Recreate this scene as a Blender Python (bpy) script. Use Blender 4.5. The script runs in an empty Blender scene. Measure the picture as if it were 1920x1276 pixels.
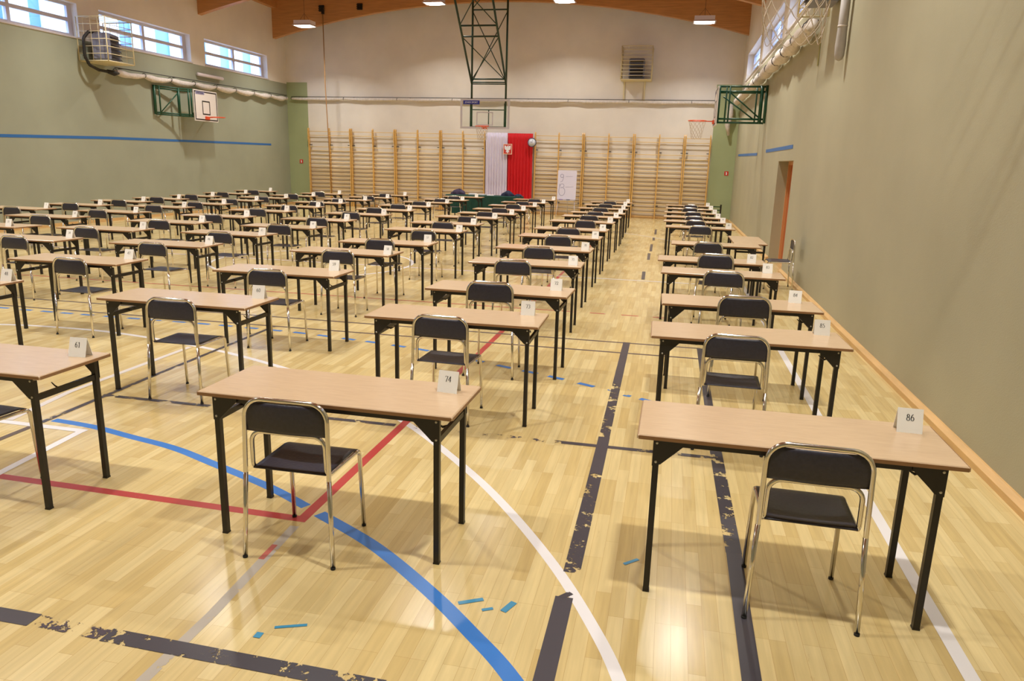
import bpy, math, random
from mathutils import Vector, Matrix

# ------------------------------------------------------------------ camera, world, exposure
sc = bpy.context.scene
COL = sc.collection
CAM_H = 1.879
YAW, PITCH, ROLL, FPX = 0.2050, 0.23775, 0.0272, 1375.75
cam_data = bpy.data.cameras.new('camera')
cam_data.sensor_width = 36.0
cam_data.lens = FPX / 1920.0 * 36.0
cam_data.clip_start = 0.05
cam = bpy.data.objects.new('camera', cam_data)
COL.objects.link(cam)
fw = Vector((-math.sin(YAW) * math.cos(PITCH), math.cos(YAW) * math.cos(PITCH), -math.sin(PITCH)))
rt = Vector((math.cos(YAW), math.sin(YAW), 0))
up = rt.cross(fw)
r2 = rt * math.cos(ROLL) + up * math.sin(ROLL)
u2 = -rt * math.sin(ROLL) + up * math.cos(ROLL)
M = Matrix(((r2.x, u2.x, -fw.x), (r2.y, u2.y, -fw.y), (r2.z, u2.z, -fw.z))).to_4x4()
M.translation = Vector((0, 0, CAM_H))
cam.matrix_world = M
sc.camera = cam

world = bpy.data.worlds.new('sky')
sc.world = world
world.use_nodes = True
bg = world.node_tree.nodes['Background']
bg.inputs['Color'].default_value = (0.50, 0.68, 1.0, 1)
bg.inputs['Strength'].default_value = 11.0

sc.view_settings.view_transform = 'Standard'
sc.view_settings.look = 'None'
sc.view_settings.gamma = 1.0
sc.view_settings.use_curve_mapping = False
sc.view_settings.exposure = 0.06
LAMP_W = 92.0
LAMP_COL = (1.0, 0.965, 0.90)

random.seed(11)
XL, XR, YB, YF = -15.2, 2.12, 28.0, -2.2
PI = math.pi

# ------------------------------------------------------------------ materials
def srgb(r, g, b):
    def f(c):
        c /= 255.0
        return c / 12.92 if c <= 0.04045 else ((c + 0.055) / 1.055) ** 2.4
    return (f(r), f(g), f(b), 1)

def nt(name):
    m = bpy.data.materials.new(name); m.use_nodes = True
    t = m.node_tree
    return m, t, t.nodes['Principled BSDF']

def mat(name, col, rough=0.5, metal=0.0, var=0.0, scale=8.0, spec=0.5, bump=0.0, trans=0.0, stretch=(1, 1, 1), emit=None):
    m, t, b = nt(name)
    b.inputs['Base Color'].default_value = col
    b.inputs['Roughness'].default_value = rough
    b.inputs['Metallic'].default_value = metal
    b.inputs['Specular IOR Level'].default_value = spec
    b.inputs['Transmission Weight'].default_value = trans
    if emit:
        b.inputs['Emission Color'].default_value = emit[0]
        b.inputs['Emission Strength'].default_value = emit[1]
    if var or bump:
        tc = t.nodes.new('ShaderNodeTexCoord'); mp = t.nodes.new('ShaderNodeMapping')
        mp.inputs['Scale'].default_value = stretch
        t.links.new(tc.outputs['Object'], mp.inputs['Vector'])
        n = t.nodes.new('ShaderNodeTexNoise'); n.inputs['Scale'].default_value = scale; n.inputs['Detail'].default_value = 5
        t.links.new(mp.outputs[0], n.inputs['Vector'])
        if var:
            r = t.nodes.new('ShaderNodeMapRange')
            r.inputs['From Min'].default_value = 0.3; r.inputs['From Max'].default_value = 0.7
            r.inputs['To Min'].default_value = 1 - var; r.inputs['To Max'].default_value = 1 + var
            t.links.new(n.outputs['Fac'], r.inputs['Value'])
            v = t.nodes.new('ShaderNodeVectorMath'); v.operation = 'SCALE'
            v.inputs[0].default_value = col[:3]
            t.links.new(r.outputs[0], v.inputs['Scale'])
            t.links.new(v.outputs[0], b.inputs['Base Color'])
        if bump:
            bp = t.nodes.new('ShaderNodeBump'); bp.inputs['Strength'].default_value = bump; bp.inputs['Distance'].default_value = 0.01
            t.links.new(n.outputs['Fac'], bp.inputs['Height']); t.links.new(bp.outputs[0], b.inputs['Normal'])
    return m

def wall_mat(name, low, high, zsplit, dado=None):
    """painted plaster: one paint below zsplit, another above, faint mottling"""
    m, t, b = nt(name)
    L, N = t.links.new, t.nodes.new
    g = N('ShaderNodeNewGeometry'); s = N('ShaderNodeSeparateXYZ'); L(g.outputs['Position'], s.inputs[0])
    c = N('ShaderNodeMath'); c.operation = 'GREATER_THAN'; c.inputs[1].default_value = zsplit; L(s.outputs['Z'], c.inputs[0])
    mx = N('ShaderNodeMix'); mx.data_type = 'RGBA'; L(c.outputs[0], mx.inputs['Factor'])
    mx.inputs['A'].default_value = high if dado else low; mx.inputs['B'].default_value = high
    col = mx.outputs['Result']
    if dado:
        z, xs, dc = dado
        c2 = N('ShaderNodeMath'); c2.operation = 'LESS_THAN'; c2.inputs[1].default_value = z; L(s.outputs['Z'], c2.inputs[0])
        m2 = N('ShaderNodeMix'); m2.data_type = 'RGBA'; L(c2.outputs[0], m2.inputs['Factor']); L(col, m2.inputs['A']); m2.inputs['B'].default_value = dc
        col = m2.outputs['Result']
        # green corner strips of the end wall, outside xs
        for op, xx in (('LESS_THAN', xs[0]), ('GREATER_THAN', xs[1])):
            a = N('ShaderNodeMath'); a.operation = op; a.inputs[1].default_value = xx; L(s.outputs['X'], a.inputs[0])
            e = N('ShaderNodeMath'); e.operation = 'LESS_THAN'; e.inputs[1].default_value = zsplit; L(s.outputs['Z'], e.inputs[0])
            f = N('ShaderNodeMath'); f.operation = 'MULTIPLY'; L(a.outputs[0], f.inputs[0]); L(e.outputs[0], f.inputs[1])
            m3 = N('ShaderNodeMix'); m3.data_type = 'RGBA'; L(f.outputs[0], m3.inputs['Factor']); L(col, m3.inputs['A']); m3.inputs['B'].default_value = low
            col = m3.outputs['Result']
    n = N('ShaderNodeTexNoise'); n.inputs['Scale'].default_value = 0.9; n.inputs['Detail'].default_value = 6
    L(g.outputs['Position'], n.inputs['Vector'])
    r = N('ShaderNodeMapRange'); r.inputs['From Min'].default_value = .3; r.inputs['From Max'].default_value = .7
    r.inputs['To Min'].default_value = .93; r.inputs['To Max'].default_value = 1.05; L(n.outputs['Fac'], r.inputs['Value'])
    v = N('ShaderNodeVectorMath'); v.operation = 'SCALE'; L(col, v.inputs[0]); L(r.outputs[0], v.inputs['Scale'])
    L(v.outputs[0], b.inputs['Base Color'])
    n2 = N('ShaderNodeTexNoise'); n2.inputs['Scale'].default_value = 90; L(g.outputs['Position'], n2.inputs['Vector'])
    bp = N('ShaderNodeBump'); bp.inputs['Strength'].default_value = .25; bp.inputs['Distance'].default_value = .004
    L(n2.outputs['Fac'], bp.inputs['Height']); L(bp.outputs[0], b.inputs['Normal'])
    b.inputs['Roughness'].default_value = .55
    b.inputs['Specular IOR Level'].default_value = .35
    return m

def floor_mat():
    m, t, b = nt('maple strip floor')
    L, N = t.links.new, t.nodes.new
    g = N('ShaderNodeNewGeometry')
    mp = N('ShaderNodeMapping'); mp.inputs['Rotation'].default_value = (0, 0, PI / 2); L(g.outputs['Position'], mp.inputs['Vector'])
    def brick(w, h, c1, c2, off=.5, mort=.0006):
        k = N('ShaderNodeTexBrick'); k.offset = off; k.offset_frequency = 3; k.squash = 1
        k.inputs['Scale'].default_value = 1; k.inputs['Brick Width'].default_value = w; k.inputs['Row Height'].default_value = h
        k.inputs['Mortar Size'].default_value = mort; k.inputs['Color1'].default_value = c1; k.inputs['Color2'].default_value = c2
        k.inputs['Mortar'].default_value = srgb(178, 146, 92)
        L(mp.outputs[0], k.inputs['Vector']); return k
    k1 = brick(.47, .066, srgb(219, 199, 146), srgb(201, 176, 118), .37)
    k2 = brick(3.7, .132, (1.02, 1.01, 1.0, 1), (.95, .94, .93, 1), .31, 0)
    mx = N('ShaderNodeMix'); mx.data_type = 'RGBA'; mx.blend_type = 'MULTIPLY'; mx.inputs['Factor'].default_value = 1
    L(k1.outputs['Color'], mx.inputs['A']); L(k2.outputs['Color'], mx.inputs['B'])
    mp2 = N('ShaderNodeMapping'); mp2.inputs['Scale'].default_value = (30, 1.6, 1); L(g.outputs['Position'], mp2.inputs['Vector'])
    n = N('ShaderNodeTexNoise'); n.inputs['Scale'].default_value = 1.5; n.inputs['Detail'].default_value = 6; L(mp2.outputs[0], n.inputs['Vector'])
    r = N('ShaderNodeMapRange'); r.inputs['From Min'].default_value = .25; r.inputs['From Max'].default_value = .75
    r.inputs['To Min'].default_value = .87; r.inputs['To Max'].default_value = 1.08; L(n.outputs['Fac'], r.inputs['Value'])
    v = N('ShaderNodeVectorMath'); v.operation = 'SCALE'; L(mx.outputs['Result'], v.inputs[0]); L(r.outputs[0], v.inputs['Scale'])
    # dark wood streaks
    mp3 = N('ShaderNodeMapping'); mp3.inputs['Scale'].default_value = (16, 2.2, 1); L(g.outputs['Position'], mp3.inputs['Vector'])
    n3 = N('ShaderNodeTexNoise'); n3.inputs['Scale'].default_value = 1.1; n3.inputs['Detail'].default_value = 8; n3.inputs['Roughness'].default_value = .7; L(mp3.outputs[0], n3.inputs['Vector'])
    r3 = N('ShaderNodeMapRange'); r3.inputs['From Min'].default_value = .66; r3.inputs['From Max'].default_value = .76; r3.inputs['To Max'].default_value = .55; L(n3.outputs['Fac'], r3.inputs['Value'])
    m3 = N('ShaderNodeMix'); m3.data_type = 'RGBA'; L(r3.outputs[0], m3.inputs['Factor']); L(v.outputs[0], m3.inputs['A']); m3.inputs['B'].default_value = srgb(158, 118, 70)
    L(m3.outputs['Result'], b.inputs['Base Color'])
    n4 = N('ShaderNodeTexNoise'); n4.inputs['Scale'].default_value = 1.3; L(g.outputs['Position'], n4.inputs['Vector'])
    r4 = N('ShaderNodeMapRange'); r4.inputs['To Min'].default_value = .17; r4.inputs['To Max'].default_value = .24; L(n4.outputs['Fac'], r4.inputs['Value'])
    L(r4.outputs[0], b.inputs['Roughness'])
    b.inputs['Specular IOR Level'].default_value = .45
    return m

def paint_line(name, col, wear=0.0, seed=0.0):
    """floor paint; wear = share rubbed away, with its own ragged shape"""
    m, t, b = nt(name)
    b.inputs['Base Color'].default_value = col; b.inputs['Roughness'].default_value = .3; b.inputs['Specular IOR Level'].default_value = .42
    if wear > 0:
        L, N = t.links.new, t.nodes.new
        g = N('ShaderNodeNewGeometry')
        a = N('ShaderNodeVectorMath'); a.operation = 'ADD'; a.inputs[1].default_value = (seed, seed * 2, 0); L(g.outputs['Position'], a.inputs[0])
        n = N('ShaderNodeTexNoise'); n.inputs['Scale'].default_value = 9; n.inputs['Detail'].default_value = 8; n.inputs['Roughness'].default_value = .75
        L(a.outputs[0], n.inputs['Vector'])
        c = N('ShaderNodeMath'); c.operation = 'LESS_THAN'; c.inputs[1].default_value = .3 + wear * .4; L(n.outputs['Fac'], c.inputs[0])
        tr = N('ShaderNodeBsdfTransparent'); mx = N('ShaderNodeMixShader')
        L(c.outputs[0], mx.inputs[0]); L(b.outputs[0], mx.inputs[1]); L(tr.outputs[0], mx.inputs[2])
        L(mx.outputs[0], t.nodes['Material Output'].inputs['Surface'])
    return m

def glass_mat(name, tint=(.93, .97, 1, 1), k=.08):
    m = bpy.data.materials.new(name); m.use_nodes = True; t = m.node_tree; t.nodes.clear()
    o = t.nodes.new('ShaderNodeOutputMaterial'); tr = t.nodes.new('ShaderNodeBsdfTransparent'); tr.inputs[0].default_value = tint
    gl = t.nodes.new('ShaderNodeBsdfGlossy'); gl.inputs['Roughness'].default_value = .02
    mx = t.nodes.new('ShaderNodeMixShader'); mx.inputs[0].default_value = k
    t.links.new(tr.outputs[0], mx.inputs[1]); t.links.new(gl.outputs[0], mx.inputs[2]); t.links.new(mx.outputs[0], o.inputs['Surface'])
    return m

SAGE = srgb(160, 163, 143); CREAM = srgb(232, 224, 214)
MT = dict(
    floor=floor_mat(),
    wall_side=wall_mat('sage and cream side wall paint', SAGE, CREAM, 4.66),
    wall_right=wall_mat('sage and cream right wall paint', srgb(176, 171, 145), CREAM, 4.6),
    wall_back=wall_mat('cream end wall paint', srgb(166, 176, 134), CREAM, 4.72, (1.5, (-14.32, 1.27), srgb(214, 199, 178))),
    glulam=mat('orange glulam timber', srgb(190, 134, 80), .45, var=.14, scale=3, stretch=(.6, 6, 8)),
    ceiling=mat('brown timber ceiling boards', srgb(176, 120, 70), .6, var=.12, scale=3, stretch=(.4, 6, 1)),
    wallwood=mat('honey varnished wall bar timber', srgb(222, 176, 100), .4, var=.1, scale=14),
    barwood=mat('pale varnished bar timber', srgb(236, 204, 136), .4),
    skirting=mat('pale timber skirting', srgb(214, 174, 116), .4, var=.1, scale=6, stretch=(4, .5, 4)),
    desk=mat('beech laminate', srgb(205, 177, 143), .22, var=.05, scale=10, stretch=(1.2, 14, 1), spec=.5),
    deskedge=mat('brown desk edging', srgb(150, 112, 76), .45, var=.06, scale=20),
    black=mat('black powder coated steel', srgb(26, 23, 22), .38),
    rivet=mat('pale rivet metal', srgb(200, 200, 195), .3, .6),
    chrome=mat('chrome tube', srgb(226, 222, 214), .13, 1.0),
    seat=mat('charcoal moulded plastic', srgb(50, 49, 62), .36, var=.12, scale=60, bump=.15),
    foot=mat('black rubber foot', srgb(24, 24, 24), .6),
    card=mat('white card', srgb(250, 249, 243), .65),
    ink=mat('black ink', srgb(30, 30, 34), .6),
    white_frame=mat('white window frame', srgb(206, 200, 206), .35),
    window_glass=glass_mat('window glass'),
    green=mat('dark green enamel', srgb(10, 72, 48), .4),
    truss=mat('black green enamel', srgb(22, 52, 38), .4),
    orange=mat('orange rim enamel', srgb(226, 84, 40), .4),
    board=mat('white backboard', srgb(228, 220, 214), .4),
    board_black=mat('black backboard line', srgb(32, 26, 26), .5),
    clear=glass_mat('clear acrylic', (.96, .98, .97, 1), .05),
    blue_label=mat('blue sticker', srgb(48, 52, 150), .5),
    white_paint=mat('white letter paint', srgb(240, 240, 245), .5),
    cord=mat('white cord', srgb(198, 182, 162), .8),
    netcloth=mat('bundled white netting', srgb(214, 204, 196), .85, var=.12, scale=16, bump=.8),
    wire=mat('dark steel wire', srgb(60, 56, 58), .5, .5),
    cage=mat('cream enamelled wire', srgb(222, 208, 168), .45),
    heater=mat('grey heater casing', srgb(124, 124, 140), .45),
    heater_dark=mat('black heater louvre', srgb(34, 28, 30), .5),
    hose=mat('black corrugated hose', srgb(30, 27, 26), .6),
    lamp_body=mat('white lamp housing', srgb(226, 214, 218), .4),
    lens=mat('glowing lamp lens', srgb(255, 250, 235), .5, emit=((1, .96, .86, 1), 9.0)),
    rope=mat('brown climbing rope', srgb(164, 124, 80), .9, var=.2, scale=60),
    flag_white=mat('white drape', srgb(226, 218, 236), .7),
    flag_red=mat('red drape', srgb(212, 20, 30), .7),
    crest_red=mat('crest red', srgb(206, 48, 40), .5),
    crest_frame=mat('pale crest frame', srgb(238, 196, 172), .5),
    clock_rim=mat('dark blue clock rim', srgb(52, 56, 92), .4),
    clock_face=mat('white clock face', srgb(226, 228, 240), .5),
    cloth_green=mat('bottle green tablecloth', srgb(10, 62, 52), .8, var=.12, scale=10),
    jacket=mat('dark purple fabric', srgb(62, 50, 74), .85, var=.2, scale=30),
    bag=mat('navy fabric', srgb(34, 38, 66), .8, var=.2, scale=30),
    paper=mat('white paper', srgb(228, 226, 226), .7),
    flip=mat('white flip chart paper', srgb(222, 216, 232), .6),
    marker=mat('grey marker ink', srgb(140, 136, 170), .6),
    purple=mat('purple plastic', srgb(112, 60, 130), .5),
    sign_red=mat('fire sign red', srgb(206, 44, 34), .5),
    blue_tape=mat('blue adhesive tape', srgb(48, 108, 176), .5),
    door=mat('orange brown door leaf', srgb(178, 96, 52), .4, var=.1, scale=5, stretch=(1, 1, .3)),
    door_frame=mat('pale timber door frame', srgb(212, 150, 98), .4),
    pipe=mat('grey fabric sleeve', srgb(176, 170, 164), .7, var=.08, scale=10),
    strap=mat('olive strap', srgb(138, 128, 72), .8),
    facade_white=mat('white facade panel', srgb(250, 250, 252), .7),
    facade_blue=mat('blue grey facade glazing', srgb(112, 152, 204), .4),
    ground=mat('outdoor paving', srgb(150, 150, 150), .9),
)

# ------------------------------------------------------------------ geometry helpers
class MB:
    def __init__(s): s.v = []; s.f = []; s.sm = []
    def add(s, vs, fs, smooth=False):
        o = len(s.v); s.v += [tuple(v) for v in vs]; s.f += [tuple(i + o for i in f) for f in fs]; s.sm += [smooth] * len(fs); return s
    def box(s, x0, x1, y0, y1, z0, z1):
        vs = [(x, y, z) for z in (z0, z1) for y in (y0, y1) for x in (x0, x1)]
        return s.add(vs, [(0, 2, 3, 1), (4, 5, 7, 6), (0, 1, 5, 4), (2, 6, 7, 3), (0, 4, 6, 2), (1, 3, 7, 5)])
    def bevbox(s, x0, x1, y0, y1, z0, z1, b):
        """box whose four vertical edges and top/bottom rims are chamfered"""
        ring = lambda i: [(x0 + b + i, y0 + i), (x1 - b - i, y0 + i), (x1 - i, y0 + b + i), (x1 - i, y1 - b - i), (x1 - b - i, y1 - i), (x0 + b + i, y1 - i), (x0 + i, y1 - b - i), (x0 + i, y0 + b + i)]
        e = min(b, (z1 - z0) * .3)
        lv = [(z0, e), (z0 + e, 0), (z1 - e, 0), (z1, e)]
        vs = [(x, y, z) for z, i in lv for x, y in ring(i)]
        fs = [tuple(range(7, -1, -1)), tuple(range(24, 32))]
        for k in range(3):
            for j in range(8): fs.append((k * 8 + j, k * 8 + (j + 1) % 8, k * 8 + 8 + (j + 1) % 8, k * 8 + 8 + j))
        return s.add(vs, fs)
    def tube(s, pts, r, n=8, closed=False, cap=True, smooth=True, flat=None):
        P = [Vector(p) for p in pts]; m = len(P); vs = []; prev = None
        rs = r if isinstance(r, (list, tuple)) else [r] * m
        for i in range(m):
            if closed: t = P[(i + 1) % m] - P[i - 1]
            else: t = P[min(i + 1, m - 1)] - P[max(i - 1, 0)]
            t.normalize()
            if prev is None:
                a = Vector((0, 0, 1)) if abs(t.z) < .9 else Vector((1, 0, 0))
                u = t.cross(a).normalized()
            else:
                u = prev - t * prev.dot(t)
                u = u.normalized() if u.length > 1e-6 else t.orthogonal().normalized()
            prev = u; w = t.cross(u)
            for j in range(n):
                q = 2 * PI * (j + .5) / n
                vs.append(P[i] + (u * math.cos(q) + w * math.sin(q) * (flat or 1)) * rs[i])
        fs = []
        for i in range(m if closed else m - 1):
            i2 = (i + 1) % m
            for j in range(n):
                j2 = (j + 1) % n; fs.append((i * n + j, i * n + j2, i2 * n + j2, i2 * n + j))
        if cap and not closed:
            fs.append(tuple(range(n - 1, -1, -1))); fs.append(tuple((m - 1) * n + j for j in range(n)))
        return s.add(vs, fs, smooth and n > 4)
    def bar(s, a, b, w, h=None):
        """rectangular bar from a to b"""
        a = Vector(a); b = Vector(b); t = (b - a).normalized(); h = h or w
        k = Vector((0, 0, 1)) if abs(t.z) < .9 else Vector((0, 1, 0))
        u = t.cross(k).normalized(); v = u.cross(t)
        vs = [p + u * w / 2 * x + v * h / 2 * y for p in (a, b) for x, y in ((-1, -1), (1, -1), (1, 1), (-1, 1))]
        return s.add(vs, [(0, 3, 2, 1), (4, 5, 6, 7)] + [(j, (j + 1) % 4, 4 + (j + 1) % 4, 4 + j) for j in range(4)])
    def prism(s, poly, d0, d1, axis='y'):
        """polygon (2-D) extruded along an axis; poly coords are the two other axes in order"""
        def P(p, d): return (p[0], d, p[1]) if axis == 'y' else ((d, p[0], p[1]) if axis == 'x' else (p[0], p[1], d))
        n = len(poly)
        vs = [P(p, d0) for p in poly] + [P(p, d1) for p in poly]
        return s.add(vs, [tuple(range(n - 1, -1, -1)), tuple(range(n, 2 * n))] + [(j, (j + 1) % n, n + (j + 1) % n, n + j) for j in range(n)])
    def grid(s, nu, nv, fn, smooth=True, wrap=False):
        vs = [fn(i / (nu - 1), j / (nv - 1)) for j in range(nv) for i in range(nu)]
        fs = [(j * nu + i, j * nu + i + 1, (j + 1) * nu + i + 1, (j + 1) * nu + i) for j in range(nv - 1) for i in range(nu - 1)]
        return s.add(vs, fs, smooth)
    def lathe(s, prof, n=20, c=(0, 0, 0), axis='z', smooth=True):
        vs = []
        for r, h in prof:
            for j in range(n):
                a = 2 * PI * j / n
                p = (r * math.cos(a), r * math.sin(a), h)
                if axis == 'y': p = (p[0], p[2], p[1])
                if axis == 'x': p = (p[2], p[0], p[1])
                vs.append((p[0] + c[0], p[1] + c[1], p[2] + c[2]))
        m = len(prof); fs = []
        for i in range(m - 1):
            for j in range(n): fs.append((i * n + j, i * n + (j + 1) % n, (i + 1) * n + (j + 1) % n, (i + 1) * n + j))
        fs.append(tuple(range(n - 1, -1, -1))); fs.append(tuple((m - 1) * n + j for j in range(n)))
        return s.add(vs, fs, smooth)
    def mesh(s, name, m):
        me = bpy.data.meshes.new(name); me.from_pydata(s.v, [], s.f); me.validate()
        if len(me.polygons) == len(s.sm): me.polygons.foreach_set('use_smooth', s.sm)
        me.materials.append(MT[m] if isinstance(m, str) else m); me.update()
        return me
    def obj(s, name, m, parent=None, label=None, solid=0):
        o = bpy.data.objects.new(name, s.mesh(name, m)); COL.objects.link(o)
        if parent: o.parent = parent
        if label: o['label'] = label
        if solid:
            k = o.modifiers.new('thickness', 'SOLIDIFY'); k.thickness = solid; k.offset = 0
        return o

def fillet(pts, rads, n=6):
    """round the inner corners of a polyline"""
    P = [Vector(p) for p in pts]; out = [P[0]]
    for i in range(1, len(P) - 1):
        r = rads[i - 1]; a = (P[i - 1] - P[i]).normalized(); b = (P[i + 1] - P[i]).normalized()
        if r <= 0: out.append(P[i]); continue
        ang = a.angle(b); d = r / math.tan(ang / 2)
        p0 = P[i] + a * d; p1 = P[i] + b * d
        cen = P[i] + (a + b).normalized() * (r / math.sin(ang / 2))
        v0 = p0 - cen; v1 = p1 - cen; th = v0.angle(v1)
        for k in range(n + 1):
            q = k / n; out.append(cen + (v0 * math.sin((1 - q) * th) + v1 * math.sin(q * th)) / math.sin(th))
    out.append(P[-1]); return out

def tag(o, label, cat, group=None, kind=None):
    o['label'] = label; o['category'] = cat
    if group: o['group'] = group
    if kind: o['kind'] = kind
    return o
def thing(name, label, cat, loc=(0, 0, 0), rz=0.0, group=None):
    o = bpy.data.objects.new(name, None); o.empty_display_size = .1; COL.objects.link(o)
    o.location = loc; o.rotation_euler = (0, 0, rz)
    return tag(o, label, cat, group)
def struct(name, b, m, label=None):
    o = b.obj(name, m); o['kind'] = 'structure'
    if label: o['label'] = label
    return o
def dup(root, loc, rz, label, group=None, scale=None, skip=()):
    r = root.copy(); COL.objects.link(r); r.location = loc; r.rotation_euler = (0, 0, rz); r['label'] = label
    if scale: r.scale = scale
    if group: r['group'] = group
    for ch in list(root.children):
        if ch.name.split('.')[0] in skip: continue
        c = ch.copy(); COL.objects.link(c); c.parent = r
        for g in list(ch.children):
            if g.name.split('.')[0] in skip: continue
            d = g.copy(); COL.objects.link(d); d.parent = c
    return r

# ------------------------------------------------------------------ room shell
T = .34
struct('floor', MB().box(XL - T, XR + T, YF - T, YB + T, -.12, 0), 'floor', 'glossy pale maple sports floor with worn coloured court lines')
floor = bpy.data.objects['floor']
DOOR_Y = (14.5, 16.5); DOOR_Z = 2.05
WIN = [(22.75 - 4.6 * k, 26.6 - 4.6 * k) for k in range(6)]
WZ = (4.70, 5.52)
ZT = 8.6
def side_wall(x0, x1, openings):
    b = MB(); ys = sorted({YF - T, YB + T} | {y for o in openings for y in o[:2]})
    for a, c in zip(ys[:-1], ys[1:]):
        mid = (a + c) / 2; zs = [(0, ZT)]
        for (p, q, z0, z1) in openings:
            if p <= mid <= q:
                nz = []
                for lo, hi in zs:
                    if z1 <= lo or z0 >= hi: nz.append((lo, hi)); continue
                    if z0 > lo: nz.append((lo, z0))
                    if z1 < hi: nz.append((z1, hi))
                zs = nz
        for lo, hi in zs: b.box(x0, x1, a, c, lo, hi)
    return b
wl = struct('wall_left', side_wall(XL - T, XL, [(a, c, *WZ) for a, c in WIN]), 'wall_side', 'long sage green wall with cream paint above the window sills')
wr = struct('wall_right', side_wall(XR, XR + T, [(a, c, *WZ) for a, c in WIN] + [(DOOR_Y[0], DOOR_Y[1], 0, DOOR_Z)]), 'wall_right', 'bare olive beige wall beside the single column of desks')
struct('wall_back', MB().box(XL, XR, YB, YB + T, 0, ZT), 'wall_back', 'cream end wall behind the wall bars with green painted corners')
struct('wall_front', MB().box(XL, XR, YF - T, YF, 0, ZT), 'wall_side')
struct('ceiling', MB().box(XL - T, XR + T, YF - T, YB + T, ZT, ZT + .15), 'ceiling', 'timber boarded ceiling')

# windows
n = 0
for side in (-1, 1):
    for (a, c) in WIN:
        n += 1
        x = XL - .22 if side < 0 else XR + .22
        f = MB(); d = .035
        for z0, z1 in ((WZ[0], WZ[0] + .09), (WZ[1] - .07, WZ[1]), (5.08, 5.17)): f.box(x - d, x + d, a, c, z0, z1)
        k = 2
        for i in range(k + 1):
            y = a + (c - a) * i / k; w = .05 if 0 < i < k else .07
            y0 = min(max(y - w, a), c - 2 * w); f.box(x - d * 1.1, x + d * 1.1, y0, y0 + 2 * w, WZ[0], WZ[1])
        w = thing('window_%d' % n, 'high horizontal window', 'window', (0, 0, 0)); w['kind'] = 'structure'; del w['category']; del w['label']
        f.obj('window_frame', 'white_frame', w)
        MB().box(x - .006, x + .006, a + .02, c - .02, WZ[0] + .02, WZ[1] - .02).obj('window_pane', 'window_glass', w)
        xs = (XL - .16, XL + .035) if side < 0 else (XR - .035, XR + .16)
        MB().box(xs[0], xs[1], a - .04, c + .04, WZ[0] - .03, WZ[0] + .004).obj('window_sill', 'white_frame', w)

# neighbour buildings seen through the high windows: alternating pale piers and glazing
for side, nm in ((-1, 'left'), (1, 'right')):
    x = (XL - 4.5) if side < 0 else (XR + 4.5)
    r = thing('neighbour_building', 'pale building with vertical piers seen through the high windows on the %s' % nm, 'building', (x, 0, 0))
    wht = MB(); blu = MB(); y = -6.0; i = 0; rr = random.Random(4)
    while y < 46:
        w = rr.uniform(.45, 1.3)
        if i % 2: blu.box(min(0, side * .3) + side * .1, max(0, side * .3) + side * .1, y, y + w, 0, 11)
        else: wht.box(min(0, side * .4), max(0, side * .4), y, y + w, 0, 11)
        y += w; i += 1
    wht.obj('pier', 'facade_white', r); blu.obj('glazing', 'facade_blue', r)
struct('ground', MB().box(XL - 40, XR + 40, -40, 70, -.5, -.14), 'ground')

# glulam beams: arched lower edge
def zb(x): return 6.2 + 1.17 * (1 - ((x + 6.54) / 8.66) ** 2)
def beam(y, w=.2):
    N_ = 40; xs = [XL + (XR - XL) * i / N_ for i in range(N_ + 1)]
    b = MB(); poly = [(x, zb(x)) for x in xs] + [(XR, ZT - .02), (XL, ZT - .02)]
    b.prism(poly, y, y + w); return b
BY = [27.1 - 4.6 * k for k in range(6)]
for k, y in enumerate(BY):
    o = beam(y).obj('trim_%d' % (k + 1), 'glulam'); o['kind'] = 'structure'; o['label'] = 'arched orange glulam roof beam'
for k, x in enumerate((XL + .12, XR - .12, -10.9, -6.54, -2.2)):
    z = 7.26 if k < 2 else 8.0
    o = MB().box(x - .1, x + .1, YF, 27.1, z, z + .32).obj('trim_%d' % (k + 7), 'glulam'); o['kind'] = 'structure'; o['label'] = 'orange timber purlin between the roof beams'
struct('baseboard_right', MB().prism([(XR, 0), (XR - .05, 0), (XR - .05, .045), (XR - .015, .07), (XR, .07)], YF, DOOR_Y[0]).prism([(XR, 0), (XR - .05, 0), (XR - .05, .045), (XR - .015, .07), (XR, .07)], DOOR_Y[1], YB), 'skirting')
struct('baseboard_left', MB().box(XL, XL + .03, YF, YB, 0, .08), 'skirting')
struct('baseboard_back', MB().box(XL + .03, XR - .05, YB - .03, YB, 0, .09), 'skirting')

# door in its niche
d = bpy.data.objects.new('door_1', None); COL.objects.link(d); d['kind'] = 'structure'; d['label'] = 'orange brown door set back in the right wall'
MB().box(XR + .25, XR + .30, DOOR_Y[0] + .06, DOOR_Y[1] - .06, 0, DOOR_Z - .06).obj('door_leaf', 'door', d)
MB().box(XR + .2, XR + .33, DOOR_Y[0], DOOR_Y[0] + .07, 0, DOOR_Z).box(XR + .2, XR + .33, DOOR_Y[1] - .07, DOOR_Y[1], 0, DOOR_Z).box(XR + .2, XR + .33, DOOR_Y[0] + .07, DOOR_Y[1] - .07, DOOR_Z - .07, DOOR_Z).obj('door_frame', 'door_frame', d)
MB().tube(fillet([(XR + .25, 14.72, 1.02), (XR + .19, 14.72, 1.02), (XR + .19, 14.86, 1.02)], [.02]), .011).obj('door_handle', 'chrome', d)

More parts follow.
